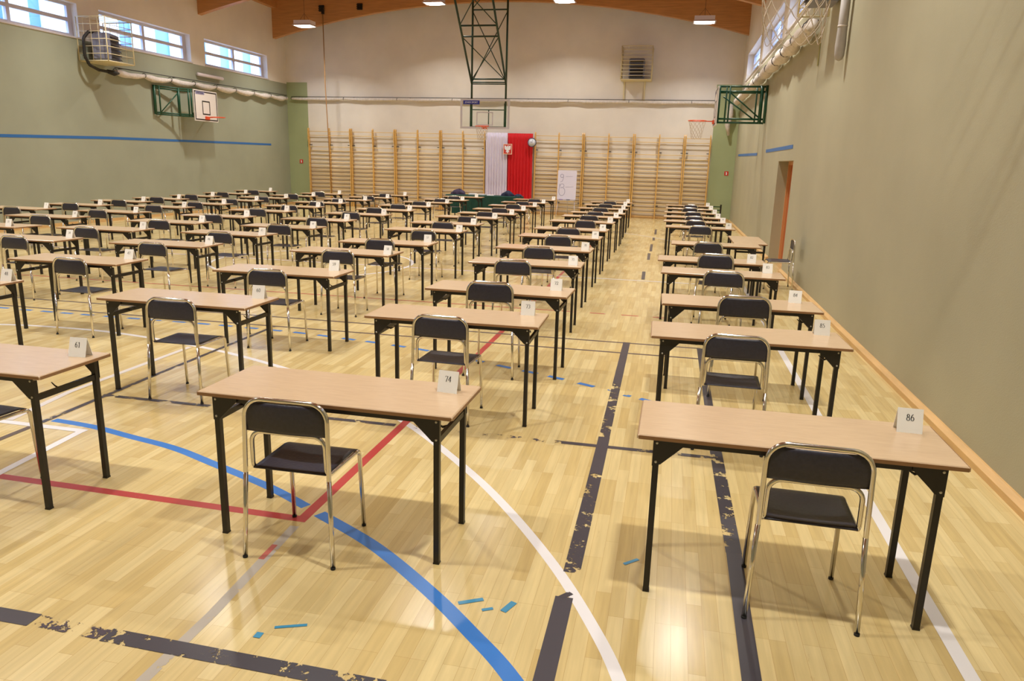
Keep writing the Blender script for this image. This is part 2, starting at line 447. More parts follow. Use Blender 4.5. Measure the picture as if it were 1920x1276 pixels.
# ------------------------------------------------------------------ court lines on the floor (paint, part of the floor)
def ribbon(pts, w, z=.0012, taper=0):
    b = MB(); P = [Vector((p[0], p[1], 0)) for p in pts]; m = len(P); vs = []
    for i in range(m):
        t = (P[min(i + 1, m - 1)] - P[max(i - 1, 0)]).normalized(); nn = Vector((-t.y, t.x, 0)) * w / 2
        vs += [P[i] + nn + Vector((0, 0, z)), P[i] - nn + Vector((0, 0, z))]
    return b.add(vs, [(2 * i, 2 * i + 1, 2 * i + 3, 2 * i + 2) for i in range(m - 1)])
def smooth(pts, n=8):
    P = [Vector((p[0], p[1])) for p in pts]; out = []
    for i in range(len(P) - 1):
        p0, p1, p2, p3 = P[max(i - 1, 0)], P[i], P[i + 1], P[min(i + 2, len(P) - 1)]
        for k in range(n):
            t = k / n
            out.append(.5 * ((2 * p1) + (p2 - p0) * t + (2 * p0 - 5 * p1 + 4 * p2 - p3) * t * t + (3 * p1 - p0 - 3 * p2 + p3) * t ** 3))
    out.append(P[-1]); return out
LM = dict(white=paint_line('white court paint', srgb(226, 222, 222)), white_old=paint_line('white court paint worn', srgb(214, 206, 200), .18),
          blue=paint_line('blue court paint', srgb(58, 120, 196)), blue_old=paint_line('blue court paint flaking', srgb(60, 118, 180), .42, 3),
          red=paint_line('red court paint', srgb(176, 62, 58), .06), red_old=paint_line('red court paint worn', srgb(180, 90, 76), .2),
          black=paint_line('black court paint', srgb(70, 66, 72)), black_old=paint_line('black court paint scuffed', srgb(66, 62, 68), .36),
          black_gone=paint_line('black court paint mostly gone', srgb(70, 60, 70), .62, 5), dark=paint_line('thin dark court paint', srgb(96, 82, 76), .1),
          grey=paint_line('faded grey court paint', srgb(176, 166, 152), .22), teal=paint_line('blue tape scraps', srgb(66, 140, 176), .1))
LINES = []
def line(pts, w, m, name, z=.0012, sm=False):
    z = z - .0008 + .00002 * len(LINES)
    o = ribbon(smooth(pts) if sm else pts, w, z).obj('court_line', LM[m], floor); o['label'] = name; LINES.append(o)
BLUE = [(-4.21, 4.19), (-3.85, 4.15), (-3.48, 4.06), (-3.07, 3.96), (-2.67, 3.80), (-2.19, 3.60), (-1.85, 3.42)]
line(BLUE, .062, 'blue', 'solid blue curved court line', sm=True)
line([(-1.74, 3.36), (-1.33, 3.12), (-.95, 2.82), (-.68, 2.57), (-.44, 2.32), (-.1, 1.85), (.1, 1.4)], .072, 'blue', 'solid blue curved court line', sm=True)
WARC = [(-9.2, 5.6), (-8.2, 6.2), (-7.12, 6.54), (-6.4, 6.62), (-5.6, 6.58), (-4.38, 6.30), (-3.29, 5.86), (-2.5, 5.38), (-1.77, 4.82), (-1.16, 4.18), (-.77, 3.69), (-.42, 3.16), (-.19, 2.73), (-.05, 2.40), (.1, 1.9), (.18, 1.4)]
line(WARC, .055, 'white', 'long white three point arc', sm=True)
line([(-6.5, 3.33), (-3.76, 3.31), (-1.80, 3.28)], .06, 'red', 'red court line running left')
line([(-1.80, 3.25), (-1.78, 6.6), (-1.79, 12.4)], .06, 'red', 'red court line running to the far end')
line([(-1.79, 12.4), (-1.79, 21)], .05, 'red_old', 'worn red court line')
line([(-1.80, 3.2), (-1.76, 2.42), (-1.765, 1.4)], .05, 'grey', 'faded grey court line')
line([(-1.80, 3.0), (-1.795, 2.86)], .03, 'red_old', 'scrap of red paint on the grey line', .0018)
line([(-11, 9.4), (-1.35, 9.41)], .045, 'red_old', 'thin red cross court line')
for a, c in ((-1.30, -1.1), (-.93, -.73), (-.52, -.3), (-.12, .05)): line([(a, 9.41), (c, 9.41)], .045, 'red_old', 'short dash of the red cross court line')
line([(-12, 12.48), (-1.9, 12.48)], .045, 'red_old', 'far thin red cross court line')
line([(-15, 7.87), (.42, 7.87)], .045, 'dark', 'thin dark cross court line')
line([(-15, 7.40), (.42, 7.42)], .045, 'dark', 'thin dark cross court line')
DASH = [(-8.9, 7.27), (-8.5, 7.28), (-8.15, 7.28), (-7.84, 7.28), (-7.5, 7.27), (-7.2, 7.265), (-6.92, 7.26), (-6.64, 7.26), (-6.33, 7.26), (-6.01, 7.26), (-5.73, 7.265), (-5.42, 7.27), (-5.11, 7.265), (-4.82, 7.26), (-4.49, 7.245), (-4.19, 7.225), (-3.88, 7.2), (-3.57, 7.155), (-3.26, 7.1), (-2.97, 7.05), (-2.65, 6.98), (-2.37, 6.91), (-2.05, 6.8), (-1.73, 6.67), (-1.43, 6.54), (-1.16, 6.43), (-.9, 6.32), (-.61, 6.18)]
for i, p in enumerate(DASH):
    a = DASH[max(i - 1, 0)]; c = DASH[min(i + 1, len(DASH) - 1)]; t = Vector((c[0] - a[0], c[1] - a[1])).normalized() * .082
    line([(p[0] - t.x, p[1] - t.y), (p[0] + t.x, p[1] + t.y)], .055, 'blue', 'short blue dash of the dashed arc')
line([(-.42, 6.08), (-.37, 6.05)], .05, 'blue_old', 'worn blue dash'); line([(-.27, 5.98), (-.21, 5.96)], .05, 'blue_old', 'worn blue dash')
line([(-.13, 5.92), (.05, 5.82)], .055, 'blue', 'short blue dash of the dashed arc')
line([(-.36, 7.9), (-.35, 6.3)], .075, 'black', 'solid end of the black lane line')
line([(-.35, 6.3), (-.34, 4.95)], .075, 'black_old', 'scuffed black lane line')
line([(-.34, 4.95), (-.335, 4.3)], .08, 'black', 'black lane line')
line([(-.335, 4.3), (-.33, 3.12)], .08, 'black_old', 'scuffed black lane line')
line([(-.335, 2.91), (-.33, 1.4)], .08, 'black', 'black lane line nearest the camera')
for a, c in ((12.6, 13.6), (15.4, 16.6), (17.0, 18.6), (19.6, 20.4), (21.4, 23.1)): line([(-.37, a), (-.39, c)], .06, 'black', 'dash of the far black lane line')
line([(.42, 7.87), (.425, 4.9)], .07, 'black', 'black sideline under the right hand desks')
line([(.425, 4.9), (.44, 3.5)], .08, 'black_old', 'scuffed black sideline')
line([(.44, 3.5), (.425, 1.4)], .075, 'black', 'black sideline nearest the camera')
for a, c, m in ((-4.3, -3.35, 'black_old'), (-2.75, -1.84, 'black_old'), (-1.7, -.62, 'black_gone'), (-.62, -.1, 'black'), (-.1, .4, 'black_old')): line([(a, 4.765), (c, 4.765)], .05, m, 'scuffed black cross line')
line([(-4.25, 2.6), (-4.25, 4.06)], .05, 'dark', 'dark lengthways line at the left')
line([(-4.25, 4.12), (-4.28, 5.4), (-4.3, 7.4)], .045, 'black_old', 'dark lengthways line at the left')
line([(-7.2, 4.09), (-3.83, 4.06)], .055, 'white', 'white cross line at the left')
line([(-3.86, 4.05), (-3.78, 3.2), (-3.74, 1.6)], .055, 'white', 'white lengthways line at the left')
line([(-4.5, 4.1), (-4.6, 4.76), (-4.6, 6.3)], .055, 'white_old', 'white lengthways line under the left desks')
line([(-6, 2.2), (-2.43, 2.2)], .08, 'black', 'black end line at the left')
line([(-2.43, 2.2), (-2.08, 2.19)], .07, 'black_gone', 'rubbed away stretch of the black end line')
line([(-2.08, 2.19), (-.9, 2.17)], .08, 'black_old', 'scuffed black end line')
line([(1.262, 13), (1.265, 1.4)], .062, 'white', 'white sideline along the right wall')
line([(-6.36 + 1.8 * math.cos(q * PI / 32), 12.46 + 1.8 * math.sin(q * PI / 32)) for q in range(65)], .055, 'white', 'white centre circle')
line([(-15, 12.45), (1.26, 12.45)], .05, 'white', 'white halfway line')
line([(-5 + 5.6 * math.sin(q * PI / 40), 17.4 + 5.3 * abs(math.cos(q * PI / 40 - .0))) for q in range(-24, 25)], .05, 'white_old', 'far white arc')
line([(-.35, 2.86 + .04), (-.31, 2.95)], .03, 'black_old', 'chip of black paint')
for (x, y), (dx, dy), w in (((-1.40, 2.42), (.11, .03), .028), ((-.73, 2.775), (.09, .035), .04), ((-.56, 2.775), (.03, .05), .05), ((-.645, 2.735), (.04, .015), .03), ((-.06, 3.29), (.06, .04), .032)):
    line([(x - dx * .55, y - dy * .8), (x, y), (x + dx * .55, y + dy * .8)], w * .6, 'teal', 'scrap of torn blue tape')
line([(-1.5 - .012, 2.335), (-1.5 + .018, 2.335)], .035, 'teal', 'scrap of torn blue tape')

# blue tape on the walls
def wall_tape(pts, x, lab):
    b = MB(); h = .035
    vs = []; 
    for y, z in pts: vs += [(x, y, z - h), (x, y, z + h)]
    b.add(vs, [(2 * i, 2 * i + 1, 2 * i + 3, 2 * i + 2) for i in range(len(pts) - 1)])
    o = b.obj('tape_strip', 'blue_tape', solid=.004); tag(o, lab, 'tape', 'blue tape strips on the walls')
wall_tape([(10, 2.12), (14.65, 2.17), (18, 2.24), (20.2, 2.26), (24, 2.29), (26.6, 2.305)], XL + .004, 'long blue tape strip stuck along the left wall')
wall_tape([(20.8, 2.26), (26.8, 2.32)], XR - .004, 'short blue tape strip on the right wall nearer the corner')
wall_tape([(14.75, 2.30), (18.9, 2.30)], XR - .004, 'short blue tape strip on the right wall above the door')

# ------------------------------------------------------------------ lamps hung under the roof
LY = [25.4, 20.8, 16.2, 11.6, 7.0, 2.4]
LX = [(.6, 6.27), (-3.85, 6.95), (-8.25, 6.95), (-13.0, 6.29)]
lamp0 = None; LN = ['on the right', 'right of centre', 'left of centre', 'on the left']
RN = ['nearest the end wall', 'in second row from end wall', 'in third row from end wall', 'in fourth row from end wall', 'in fifth row from end wall', 'over the nearest desks']
for j, ly in enumerate(LY):
    for i, (lx, lz) in enumerate(LX):
        lab = 'white box lamp hung %s, %s' % (RN[j], LN[i])
        if lamp0 is None:
            lamp0 = thing('ceiling_lamp', lab, 'lamp', (lx, ly, lz), 0, 'high bay lamps hung from the roof')
            b = MB()
            ra = [(.31, .21, .20), (.31, .21, .08), (.355, .25, .04), (.355, .25, .03)]
            vs = []
            for hx, hy, z in ra: vs += [(-hx, -hy, z), (hx, -hy, z), (hx, hy, z), (-hx, hy, z)]
            fs = [(0, 1, 2, 3)]
            for k in range(3):
                for q in range(4): fs.append((k * 4 + q, k * 4 + 4 + q, k * 4 + 4 + (q + 1) % 4, k * 4 + (q + 1) % 4))
            b.add(vs, fs); b.box(-.33, .33, -.225, .225, .031, .036)
            b.obj('housing', 'lamp_body', lamp0)
            g = MB()
            g.grid(15, 11, lambda u, v: ((u - .5) * .62, (v - .5) * .40, .03 - .035 * (1 - (2 * u - 1) ** 4) * (1 - (2 * v - 1) ** 4)))
            g.obj('lens', 'lens', lamp0)
            MB().tube([(0, 0, .2), (0, 0, 1.75)], .006, 6).tube([(-.2, 0, .2), (0, 0, .45), (.2, 0, .2)], .005, 6).obj('suspension_wire', 'wire', lamp0)
        else:
            dup(lamp0, (lx, ly, lz), 0, lab)
        ld = bpy.data.lights.new('lamp_light', 'AREA'); ld.shape = 'RECTANGLE'; ld.size = .26; ld.size_y = .18
        ld.energy = LAMP_W; ld.color = LAMP_COL; ld.spread = math.radians(128)
        lo = bpy.data.objects.new('lamp_light', ld); COL.objects.link(lo); lo.location = (lx, ly, lz - .012)

# ------------------------------------------------------------------ desk
DL, DD, DH = 1.30, .50, .76
def make_desk(label):
    t = thing('folding_desk', label, 'desk', (0, 0, 0), 0, 'exam desks standing in rows')
    MB().bevbox(-DL / 2, DL / 2, -DD / 2, DD / 2, DH - .021, DH, .006).obj('tabletop', 'desk', t)
    e = MB()
    for a in ((-DL / 2 - .0008, DL / 2 + .0008, -DD / 2 - .0012, -DD / 2 + .001), (-DL / 2 - .0008, DL / 2 + .0008, DD / 2 - .001, DD / 2 + .0012)): e.box(a[0] + .006, a[1] - .006, a[2], a[3], DH - .0195, DH - .003)
    for a in ((-DL / 2 - .0012, -DL / 2 + .001), (DL / 2 - .001, DL / 2 + .0012)): e.box(a[0], a[1], -DD / 2 + .006, DD / 2 - .006, DH - .0195, DH - .003)
    e.obj('edge_band', 'deskedge', t, 'darker brown edge band')
    lx, ly = DL / 2 - .085, DD / 2 - .04
    f = MB(); zt = DH - .021
    for s in (-1, 1): f.box(-lx + .013, lx - .013, s * ly - .009, s * ly + .009, zt - .03, zt)
    f.box(-.013, .013, -ly, ly, zt - .02, zt)
    f.obj('apron_rail', 'black', t)
    for sx in (-1, 1):
        for sy in (-1, 1):
            MB().box(sx * lx - .0135, sx * lx + .0135, sy * ly - .0135, sy * ly + .0135, 0, zt - .02).box(sx * lx - .015, sx * lx + .015, sy * ly - .015, sy * ly + .015, 0, .008).obj('leg', 'black', t)
            x0 = sx * (lx + .016); x1 = sx * (lx - .115)
            y0 = sy * (ly + .0135); y1 = sy * (ly + .0165)
            poly = [(x0, zt), (x1, zt), (x1, zt - .022), (sx * (lx - .02), zt - .115), (x0, zt - .125)]
            if sx < 0: poly = poly[::-1]
            g = MB().prism(poly, min(y0, y1), max(y0, y1)).obj('corner_plate', 'black', t)
            for px, pz in ((lx, zt - .018), (lx, zt - .105)):
                r = MB()
                r.lathe([(.006, 0), (.006, sy * .002), (.003, sy * .0035)] if sy > 0 else [(.003, -.0035), (.006, -.002), (.006, 0)], 8, (sx * px, y1, pz), 'y')
                r.obj('rivet', 'rivet', g)
        c = MB().bar((sx * lx, -ly + .0135, zt - .115), (sx * lx, ly - .0135, zt - .115), .02, .03).obj('cross_bar', 'black', t)
        MB().tube([(sx * (lx - .012), -.02, zt - .11), (sx * (lx - .035), -.02, zt - .118), (sx * (lx - .055), -.02, zt - .108), (sx * (lx - .075), -.02, zt - .09)], [.006, .007, .004, .003], 6).obj('latch', 'black', c)
    return t

# ------------------------------------------------------------------ chair; origin between the rear feet, seat towards +y
def make_chair(label):
    t = thing('stacking_chair', label, 'chair', (0, 0, 0), 0, 'exam chairs behind the desks')
    R_ = .0112; sz = .435
    top = [(-.210, .022, sz), (-.203, .034, .795), (.203, .034, .795), (.210, .022, sz)]
    path = fillet(top, [.085, .085], 8)
    MB().tube(path, R_, 10, cap=False).obj('back_frame', 'chrome', t)
    for s in (-1, 1):
        MB().tube([(s * .210, .022, sz), (s * .226, 0, .012)], R_, 10).obj('leg', 'chrome', t)
        fr = fillet([(s * .190, .38, sz - .002), (s * .1915, .412, sz - .002), (s * .198, .435, .012)], [.03], 6)
        MB().tube([(s * .1895, .36, sz - .002)] + fr, R_, 10).obj('leg', 'chrome', t)
        for x, y in ((.2262, -.001), (.198, .435)):
            MB().lathe([(.0118, 0), (.0122, .003), (.0118, .012)], 10, (s * x, y, 0)).obj('foot_cap', 'foot', t)
    inner = fillet([(-.1895, .362, sz - .002), (-.1865, .05, sz + .004), (-.182, .044, .636), (.182, .044, .636), (.1865, .05, sz + .004), (.1895, .362, sz - .002)], [.045, .055, .055, .045], 7)
    MB().tube(inner, R_ * .95, 10, cap=False).obj('seat_frame', 'chrome', t)
    b = MB(); w = MB()
    def bk(u, v):
        x = (u - .5) * .398; z = .640 + .142 * v
        # rounded upper corners
        lim = .199 if z < .71 else .199 - .075 + math.sqrt(max(.075 ** 2 - (z - .71) ** 2, 0))
        x = max(-lim, min(lim, x))
        return (x, .036 - .012 * math.cos((u - .5) * PI) - .004 * math.sin(v * PI), z)
    b.grid(23, 9, bk); b.obj('backrest', 'seat', t, solid=.006)
    def st(u, v):
        x = (u - .5) * .378; y = .045 + .355 * v
        z = sz + .016 - .012 * math.sin(u * PI) * math.sin(min(v * 1.15, 1) * PI) - .02 * max(0, v - .88) ** 1 / .12 * .6
        return (x * (1 - .03 * (1 - v)), y, z)
    w.grid(17, 15, st); w.obj('seat', 'seat', t, solid=.007)
    return t

# ------------------------------------------------------------------ numerals drawn with a broad-nib pen
def arc(cx, cy, rx, ry, a0, a1, n=14): return [(cx + rx * math.cos(math.radians(a0 + (a1 - a0) * i / n)), cy + ry * math.sin(math.radians(a0 + (a1 - a0) * i / n))) for i in range(n + 1)]
DIG = {
    '0': [arc(.25, .5, .21, .48, 90, 450, 28)],
    '1': [[(.1, .84), (.27, .98)], [(.27, .98), (.27, .02)], [(.1, .02), (.44, .02)]],
    '2': [arc(.25, .72, .19, .25, 160, -20, 14) + [(.3, .4), (.03, .03)], [(.03, .04), (.46, .04), (.49, .2)]],
    '3': [arc(.23, .75, .17, .22, 150, -80, 14), arc(.21, .28, .22, .27, 85, -145, 16)],
    '4': [[(.36, .02), (.36, .98)], [(.36, .98), (.01, .3)], [(.01, .28), (.5, .28)]],
    '5': [[(.46, .96), (.14, .96)], [(.14, .96), (.1, .6)], arc(.2, .31, .25, .3, 110, -140, 16)],
    '6': [arc(.42, .3, .38, .68, 95, 180, 12), arc(.25, .3, .2, .29, 180, 540, 24)],
    '7': [[(.03, .82), (.05, .95), (.48, .95)], [(.48, .95), (.2, .02)]],
    '8': [arc(.25, .75, .16, .22, 90, 450, 20), arc(.25, .27, .21, .26, 90, 450, 22)],
    '9': [arc(.08, .7, .38, .68, 0, -85, 12), arc(.25, .7, .2, .28, 0, 360, 24)],
    'b': [],
}
def glyphs(txt, h, place, thick=.12, thin=.045, gap=.62):
    """place(u, v) -> 3-D point; u, v in metres from the text's centre"""
    b = MB(); W = (len(txt) - 1) * gap + .5
    for k, c in enumerate(txt):
        for st in DIG[c]:
            P = [Vector((p[0] + k * gap - W / 2, p[1] - .5)) for p in st]; m = len(P); vs = []
            for i in range(m):
                t = (P[min(i + 1, m - 1)] - P[max(i - 1, 0)])
                if t.length < 1e-9: t = Vector((0, 1))
                t.normalize(); w = thin + (thick - thin) * abs(t.y)
                nn = Vector((-t.y, t.x)) * w / 2
                for q in (P[i] + nn, P[i] - nn): vs.append(place(q.x * h, q.y * h))
            b.add(vs, [(2 * i, 2 * i + 1, 2 * i + 3, 2 * i + 2) for i in range(m - 1)])
    return b
CW, CH, CDp = .105, .105, .032
def make_card(label):
    b = MB(); t = .0012
    prof = [(-CDp, 0), (0, CH), (CDp, 0), (CDp - .003, 0), (0, CH - .006), (-CDp + .003, 0)]
    b.prism(prof, -CW / 2, CW / 2, 'x')
    o = b.obj('number_card', 'card'); return tag(o, label, 'card', 'folded number cards on the desks')
def card_face(u, v):
    k = (v + .066) / CH
    return (u, -CDp + CDp * k - .0009, CH * k)
def number_part(card, n):
    o = glyphs(str(n), .028, card_face).obj('printed_number', 'ink', card); return o

# ------------------------------------------------------------------ exam seats: (column, card number, x, y, turn, chair(x, y, height factor, turn), card(dx, dy, turn))
SEATS = [
    ('A', 86, 0.585, 3.017, -0.31, (0.666, 2.946, 1, -1.3), (0.525, 0.362, -1.4)),
    ('A', 85, 0.579, 4.979, 1.0, (0.494, 4.879, 1.015, -0.7), (0.526, 0.37, -0.5)),
    ('A', 84, 0.631, 6.253, 1.2, (0.653, 6.153, 1.084, 0.6), (0.489, 0.38, -8.1)),
    ('A', 83, 0.602, 8.133, -1.18, (0.609, 8.033, 1.017, -2.4), (0.497, 0.38, 2.7)),
    ('A', 82, 0.541, 9.261, 0.07, (0.582, 9.161, 1.086, -1.2), (0.478, 0.122, -5.7)),
    ('A', 81, 0.701, 11.329, -0.8, (0.59, 11.229, 1.012, 2.5), None),
    ('A', 80, 0.584, 14.539, -0.8, (0.585, 14.439, 1.008, -0.1), (0.525, 0.12, 2.7)),
    ('A', 79, 0.528, 16.086, -0.8, (0.54, 15.986, 1.004, -0.1), (0.569, 0.12, -0.1)),
    ('A', 78, 0.508, 17.515, -0.8, (0.545, 17.395, 1, -1.7), (0.57, 0.12, -0.1)),
    ('A', 77, 0.501, 19.194, -0.8, (0.563, 19.103, 1, 1.8), (0.59, 0.12, -1.7)),
    ('A', 76, 0.519, 21.085, -0.8, (0.53, 20.985, 1.003, 1.2), (0.571, 0.122, 0.4)),
    ('A', 75, 0.504, 22.81, -0.8, (0.581, 22.71, 1.003, -2.2), (0.574, 0.12, 1.6)),
    ('B', 74, -1.534, 3.007, -0.64, (-1.65, 2.862, 1, 0.5), (0.517, 0.339, -4.8)),
    ('B', 73, -1.498, 4.956, 0.97, (-1.552, 4.888, 1, -2.3), (0.502, 0.379, 3.1)),
    ('B', 72, -1.463, 6.236, -1.2, (-1.491, 6.136, 1.078, -0.1), (0.499, 0.295, 1.1)),
    ('B', 71, -1.586, 8.134, 1.2, (-1.691, 8.034, 1.015, 1.9), (0.542, 0.142, 1.0)),
    ('B', 70, -1.642, 9.705, -0.44, (-1.671, 9.605, 1, 2.1), (0.561, 0.154, -3.5)),
    ('B', 69, -1.685, 11.471, -0.8, (-1.664, 11.279, 1, 1.5), (0.564, 0.12, -2.8)),
    ('B', 68, -1.7, 12.915, -0.8, (-1.717, 12.804, 1, 2.2), (0.562, 0.12, 3.3)),
    ('B', 67, -1.729, 14.786, -0.8, (-1.636, 14.686, 1.007, -2.0), (0.563, 0.189, -7.1)),
    ('B', 66, -1.713, 16.398, -0.8, (-1.739, 16.301, 1, -1.4), (0.549, 0.12, 4.5)),
    ('B', 65, -1.706, 17.786, -0.8, (-1.739, 17.666, 1, -0.3), (0.543, 0.168, -0.2)),
    ('B', 64, -1.754, 19.606, -0.02, (-1.785, 19.419, 1, -1.0), (0.541, 0.12, -1.9)),
    ('B', 63, -1.785, 21.324, 0.8, (-1.813, 21.224, 1.013, -0.6), (0.501, 0.38, -4.1)),
    ('B', 62, -1.814, 23.126, 0.8, (-1.839, 23.026, 1.005, 0.4), (0.504, 0.38, -0.8)),
    ('C', 61, -3.72, 3.0, 0, None, (0.537, 0.368, 3.7)),
    ('C', 60, -3.725, 4.889, -0.14, (-3.659, 4.789, 1.011, 0.9), (0.528, 0.38, 4.0)),
    ('C', 59, -3.792, 6.525, 1.03, (-3.818, 6.453, 1, 1.8), (0.482, 0.362, 4.9)),
    ('C', 58, -3.893, 8.249, -1.2, (-3.876, 8.168, 1, 0.9), (0.59, 0.12, -6.7)),
    ('C', 57, -3.824, 9.474, 0.8, (-3.826, 9.374, 1.033, 1.8), (0.522, 0.38, 4.5)),
    ('C', 56, -3.945, 11.491, 0.38, (-3.811, 11.159, 1, 2.0), (0.59, 0.136, -1.0)),
    ('C', 55, -4.043, 12.984, 0.8, (-4.034, 12.892, 1, 1.1), (0.532, 0.12, -6.0)),
    ('C', 54, -4.095, 14.656, -0.8, (-4.021, 14.53, 1, 1.7), (0.59, 0.12, -1.0)),
    ('C', 53, -4.013, 16.006, 0.8, (-3.994, 15.906, 1.019, -1.1), (0.557, 0.182, -8.1)),
    ('C', 52, -4.086, 17.599, -0.76, (-4.04, 17.499, 1.013, 1.8), (0.59, 0.135, 4.9)),
    ('C', 51, -4.127, 19.355, 0.8, (-4.084, 19.255, 1.017, -2.1), (0.59, 0.12, 2.2)),
    ('C', 50, -4.204, 21.206, 0.8, (-4.203, 21.106, 1.003, -0.4), (0.586, 0.12, -6.9)),
    ('C', 49, -4.236, 23.089, 0.24, (-4.177, 22.895, 1, -1.0), (0.578, 0.372, 1.8)),
    ('D', 48, -6.18, 4.88, 0, None, (0.576, 0.38, 3.2)),
    ('D', 47, -6.148, 6.444, 1.2, (-5.974, 6.344, 1.014, -2.3), (0.495, 0.38, -0.4)),
    ('D', 46, -6.305, 8.085, 1.2, (-6.243, 7.945, 1, -2.3), (0.561, 0.299, 1.1)),
    ('D', 45, -6.375, 9.597, -0.75, (-6.316, 9.472, 1, -0.8), (0.59, 0.147, 3.3)),
    ('D', 44, -6.253, 10.97, -0.8, (-6.159, 10.87, 1.014, 2.4), (0.59, 0.12, -1.9)),
    ('D', 43, -6.405, 12.561, 0.8, (-6.296, 12.461, 1.019, 2.5), (0.492, 0.36, -4.7)),
    ('D', 42, -6.355, 14.254, -0.8, (-6.398, 14.154, 1.017, -2.1), (0.505, 0.353, -0.6)),
    ('D', 41, -6.377, 15.841, 0.8, (-6.531, 15.741, 1.019, -2.3), (0.557, 0.253, -6.2)),
    ('D', 40, -6.494, 17.495, 0.8, (-6.598, 17.395, 1.011, -0.5), (0.59, 0.207, -0.5)),
    ('D', 39, -6.551, 19.337, 0.8, (-6.65, 19.144, 1, -1.7), (0.589, 0.12, -8.4)),
    ('D', 38, -6.552, 21.053, 0.8, (-6.609, 20.919, 1, 1.8), (0.536, 0.129, -4.6)),
    ('D', 37, -6.623, 23.205, 0.8, (-6.763, 22.833, 1, 2.3), (0.429, 0.267, 3.6)),
    ('E', 34, -8.25, 7.9, 0, (-8.127, 7.8, 1.009, -0.6), (0.528, 0.38, -2.6)),
    ('E', 33, -8.315, 9.395, 0.8, (-8.341, 9.243, 1, 0.1), (0.556, 0.333, 0.0)),
    ('E', 32, -8.312, 10.865, 0.8, (-8.286, 10.765, 1.006, 0.5), (0.531, 0.35, -1.2)),
    ('E', 31, -8.369, 12.362, 0.8, (-8.295, 12.262, 1.006, 0.6), (0.494, 0.38, 4.2)),
    ('E', 30, -8.46, 14.056, 0.8, (-8.389, 13.956, 1.019, 0.0), (0.492, 0.38, -3.0)),
    ('E', 29, -8.598, 15.713, 0.8, (-8.54, 15.567, 1, 1.1), (0.584, 0.251, -5.7)),
    ('E', 28, -8.803, 17.453, 0.8, (-8.733, 17.301, 1, -1.0), (0.572, 0.184, 4.7)),
    ('E', 27, -8.849, 19.148, 0.8, (-8.888, 18.916, 1, 0.1), (0.555, 0.201, -1.3)),
    ('E', 26, -8.807, 20.725, 0.8, (-8.754, 20.625, 1.016, -2.4), (0.527, 0.261, -3.2)),
    ('E', 25, -8.926, 22.486, 0.8, (-8.914, 22.386, 1.023, 0.4), (0.508, 0.38, -8.7)),
    ('F', 21, -10.05, 9.1, 0, None, (0.411, 0.12, -0.4)),
    ('F', 20, -10.692, 10.809, 0.8, (-10.482, 10.636, 1, 0.7), (0.59, 0.19, -8.2)),
    ('F', 19, -10.6, 12.3, -0.8, (-10.706, 12.201, 1, 0.6), (0.588, 0.12, -2.5)),
    ('F', 18, -10.787, 13.945, 0.57, (-10.748, 13.845, 1.008, 0.9), (0.447, 0.38, -4.1)),
    ('F', 17, -10.792, 15.397, 0.8, (-10.771, 15.297, 1.005, 1.0), (0.467, 0.38, 1.3)),
    ('F', 16, -10.981, 17.089, 0.8, (-10.932, 16.989, 1, -2.4), (0.5, 0.38, -8.2)),
    ('F', 15, -11.063, 18.584, 0.8, (-10.935, 18.489, 1, 0.9), (0.59, 0.38, 4.5)),
    ('F', 14, -10.972, 20.124, 0.8, (-10.874, 20.024, 1.026, -1.2), (0.545, 0.38, -2.6)),
    ('F', 13, -10.927, 21.87, 0.8, (-10.889, 21.77, 1.035, 0.5), (0.521, 0.38, -4.5)),
    ('G', 7, -12.6, 12.1, 0, (-12.428, 11.981, 1, -0.7), (0.507, 0.38, -4.6)),
    ('G', 6, -12.523, 13.561, 0.8, (-12.461, 13.461, 1.007, -0.7), (0.404, 0.38, -0.7)),
    ('G', 5, -12.703, 15.09, 0.74, (-12.546, 14.99, 1.006, -1.0), (0.456, 0.38, -3.7)),
    ('G', 4, -12.756, 16.536, -0.8, (-12.643, 16.436, 1.013, 1.4), (0.419, 0.38, -8.6)),
    ('G', 3, -12.909, 18.2, 0.8, (-12.843, 18.1, 1.008, 0.3), (0.42, 0.38, 1.3)),
    ('G', 2, -13.147, 20.061, 0.8, (-13.104, 19.976, 1, -0.9), (0.533, 0.38, -5.9)),
    ('G', 1, -13.329, 21.988, 0.8, (-13.202, 21.81, 1, 1.5), (0.433, 0.38, -5.7)),

]
COLN = dict(A='in the right wall column', B='just left of the aisle', C='in second column left of aisle', D='in third column left of aisle', E='in fourth column left of aisle', F='in second column from left wall', G='in column along left wall')
ORD = ['front', 'second', 'third', 'fourth', 'fifth', 'sixth', 'seventh', 'eighth', 'ninth', 'tenth', 'eleventh', 'twelfth', 'thirteenth']
counts = {}; desk0 = chair0 = card0 = None
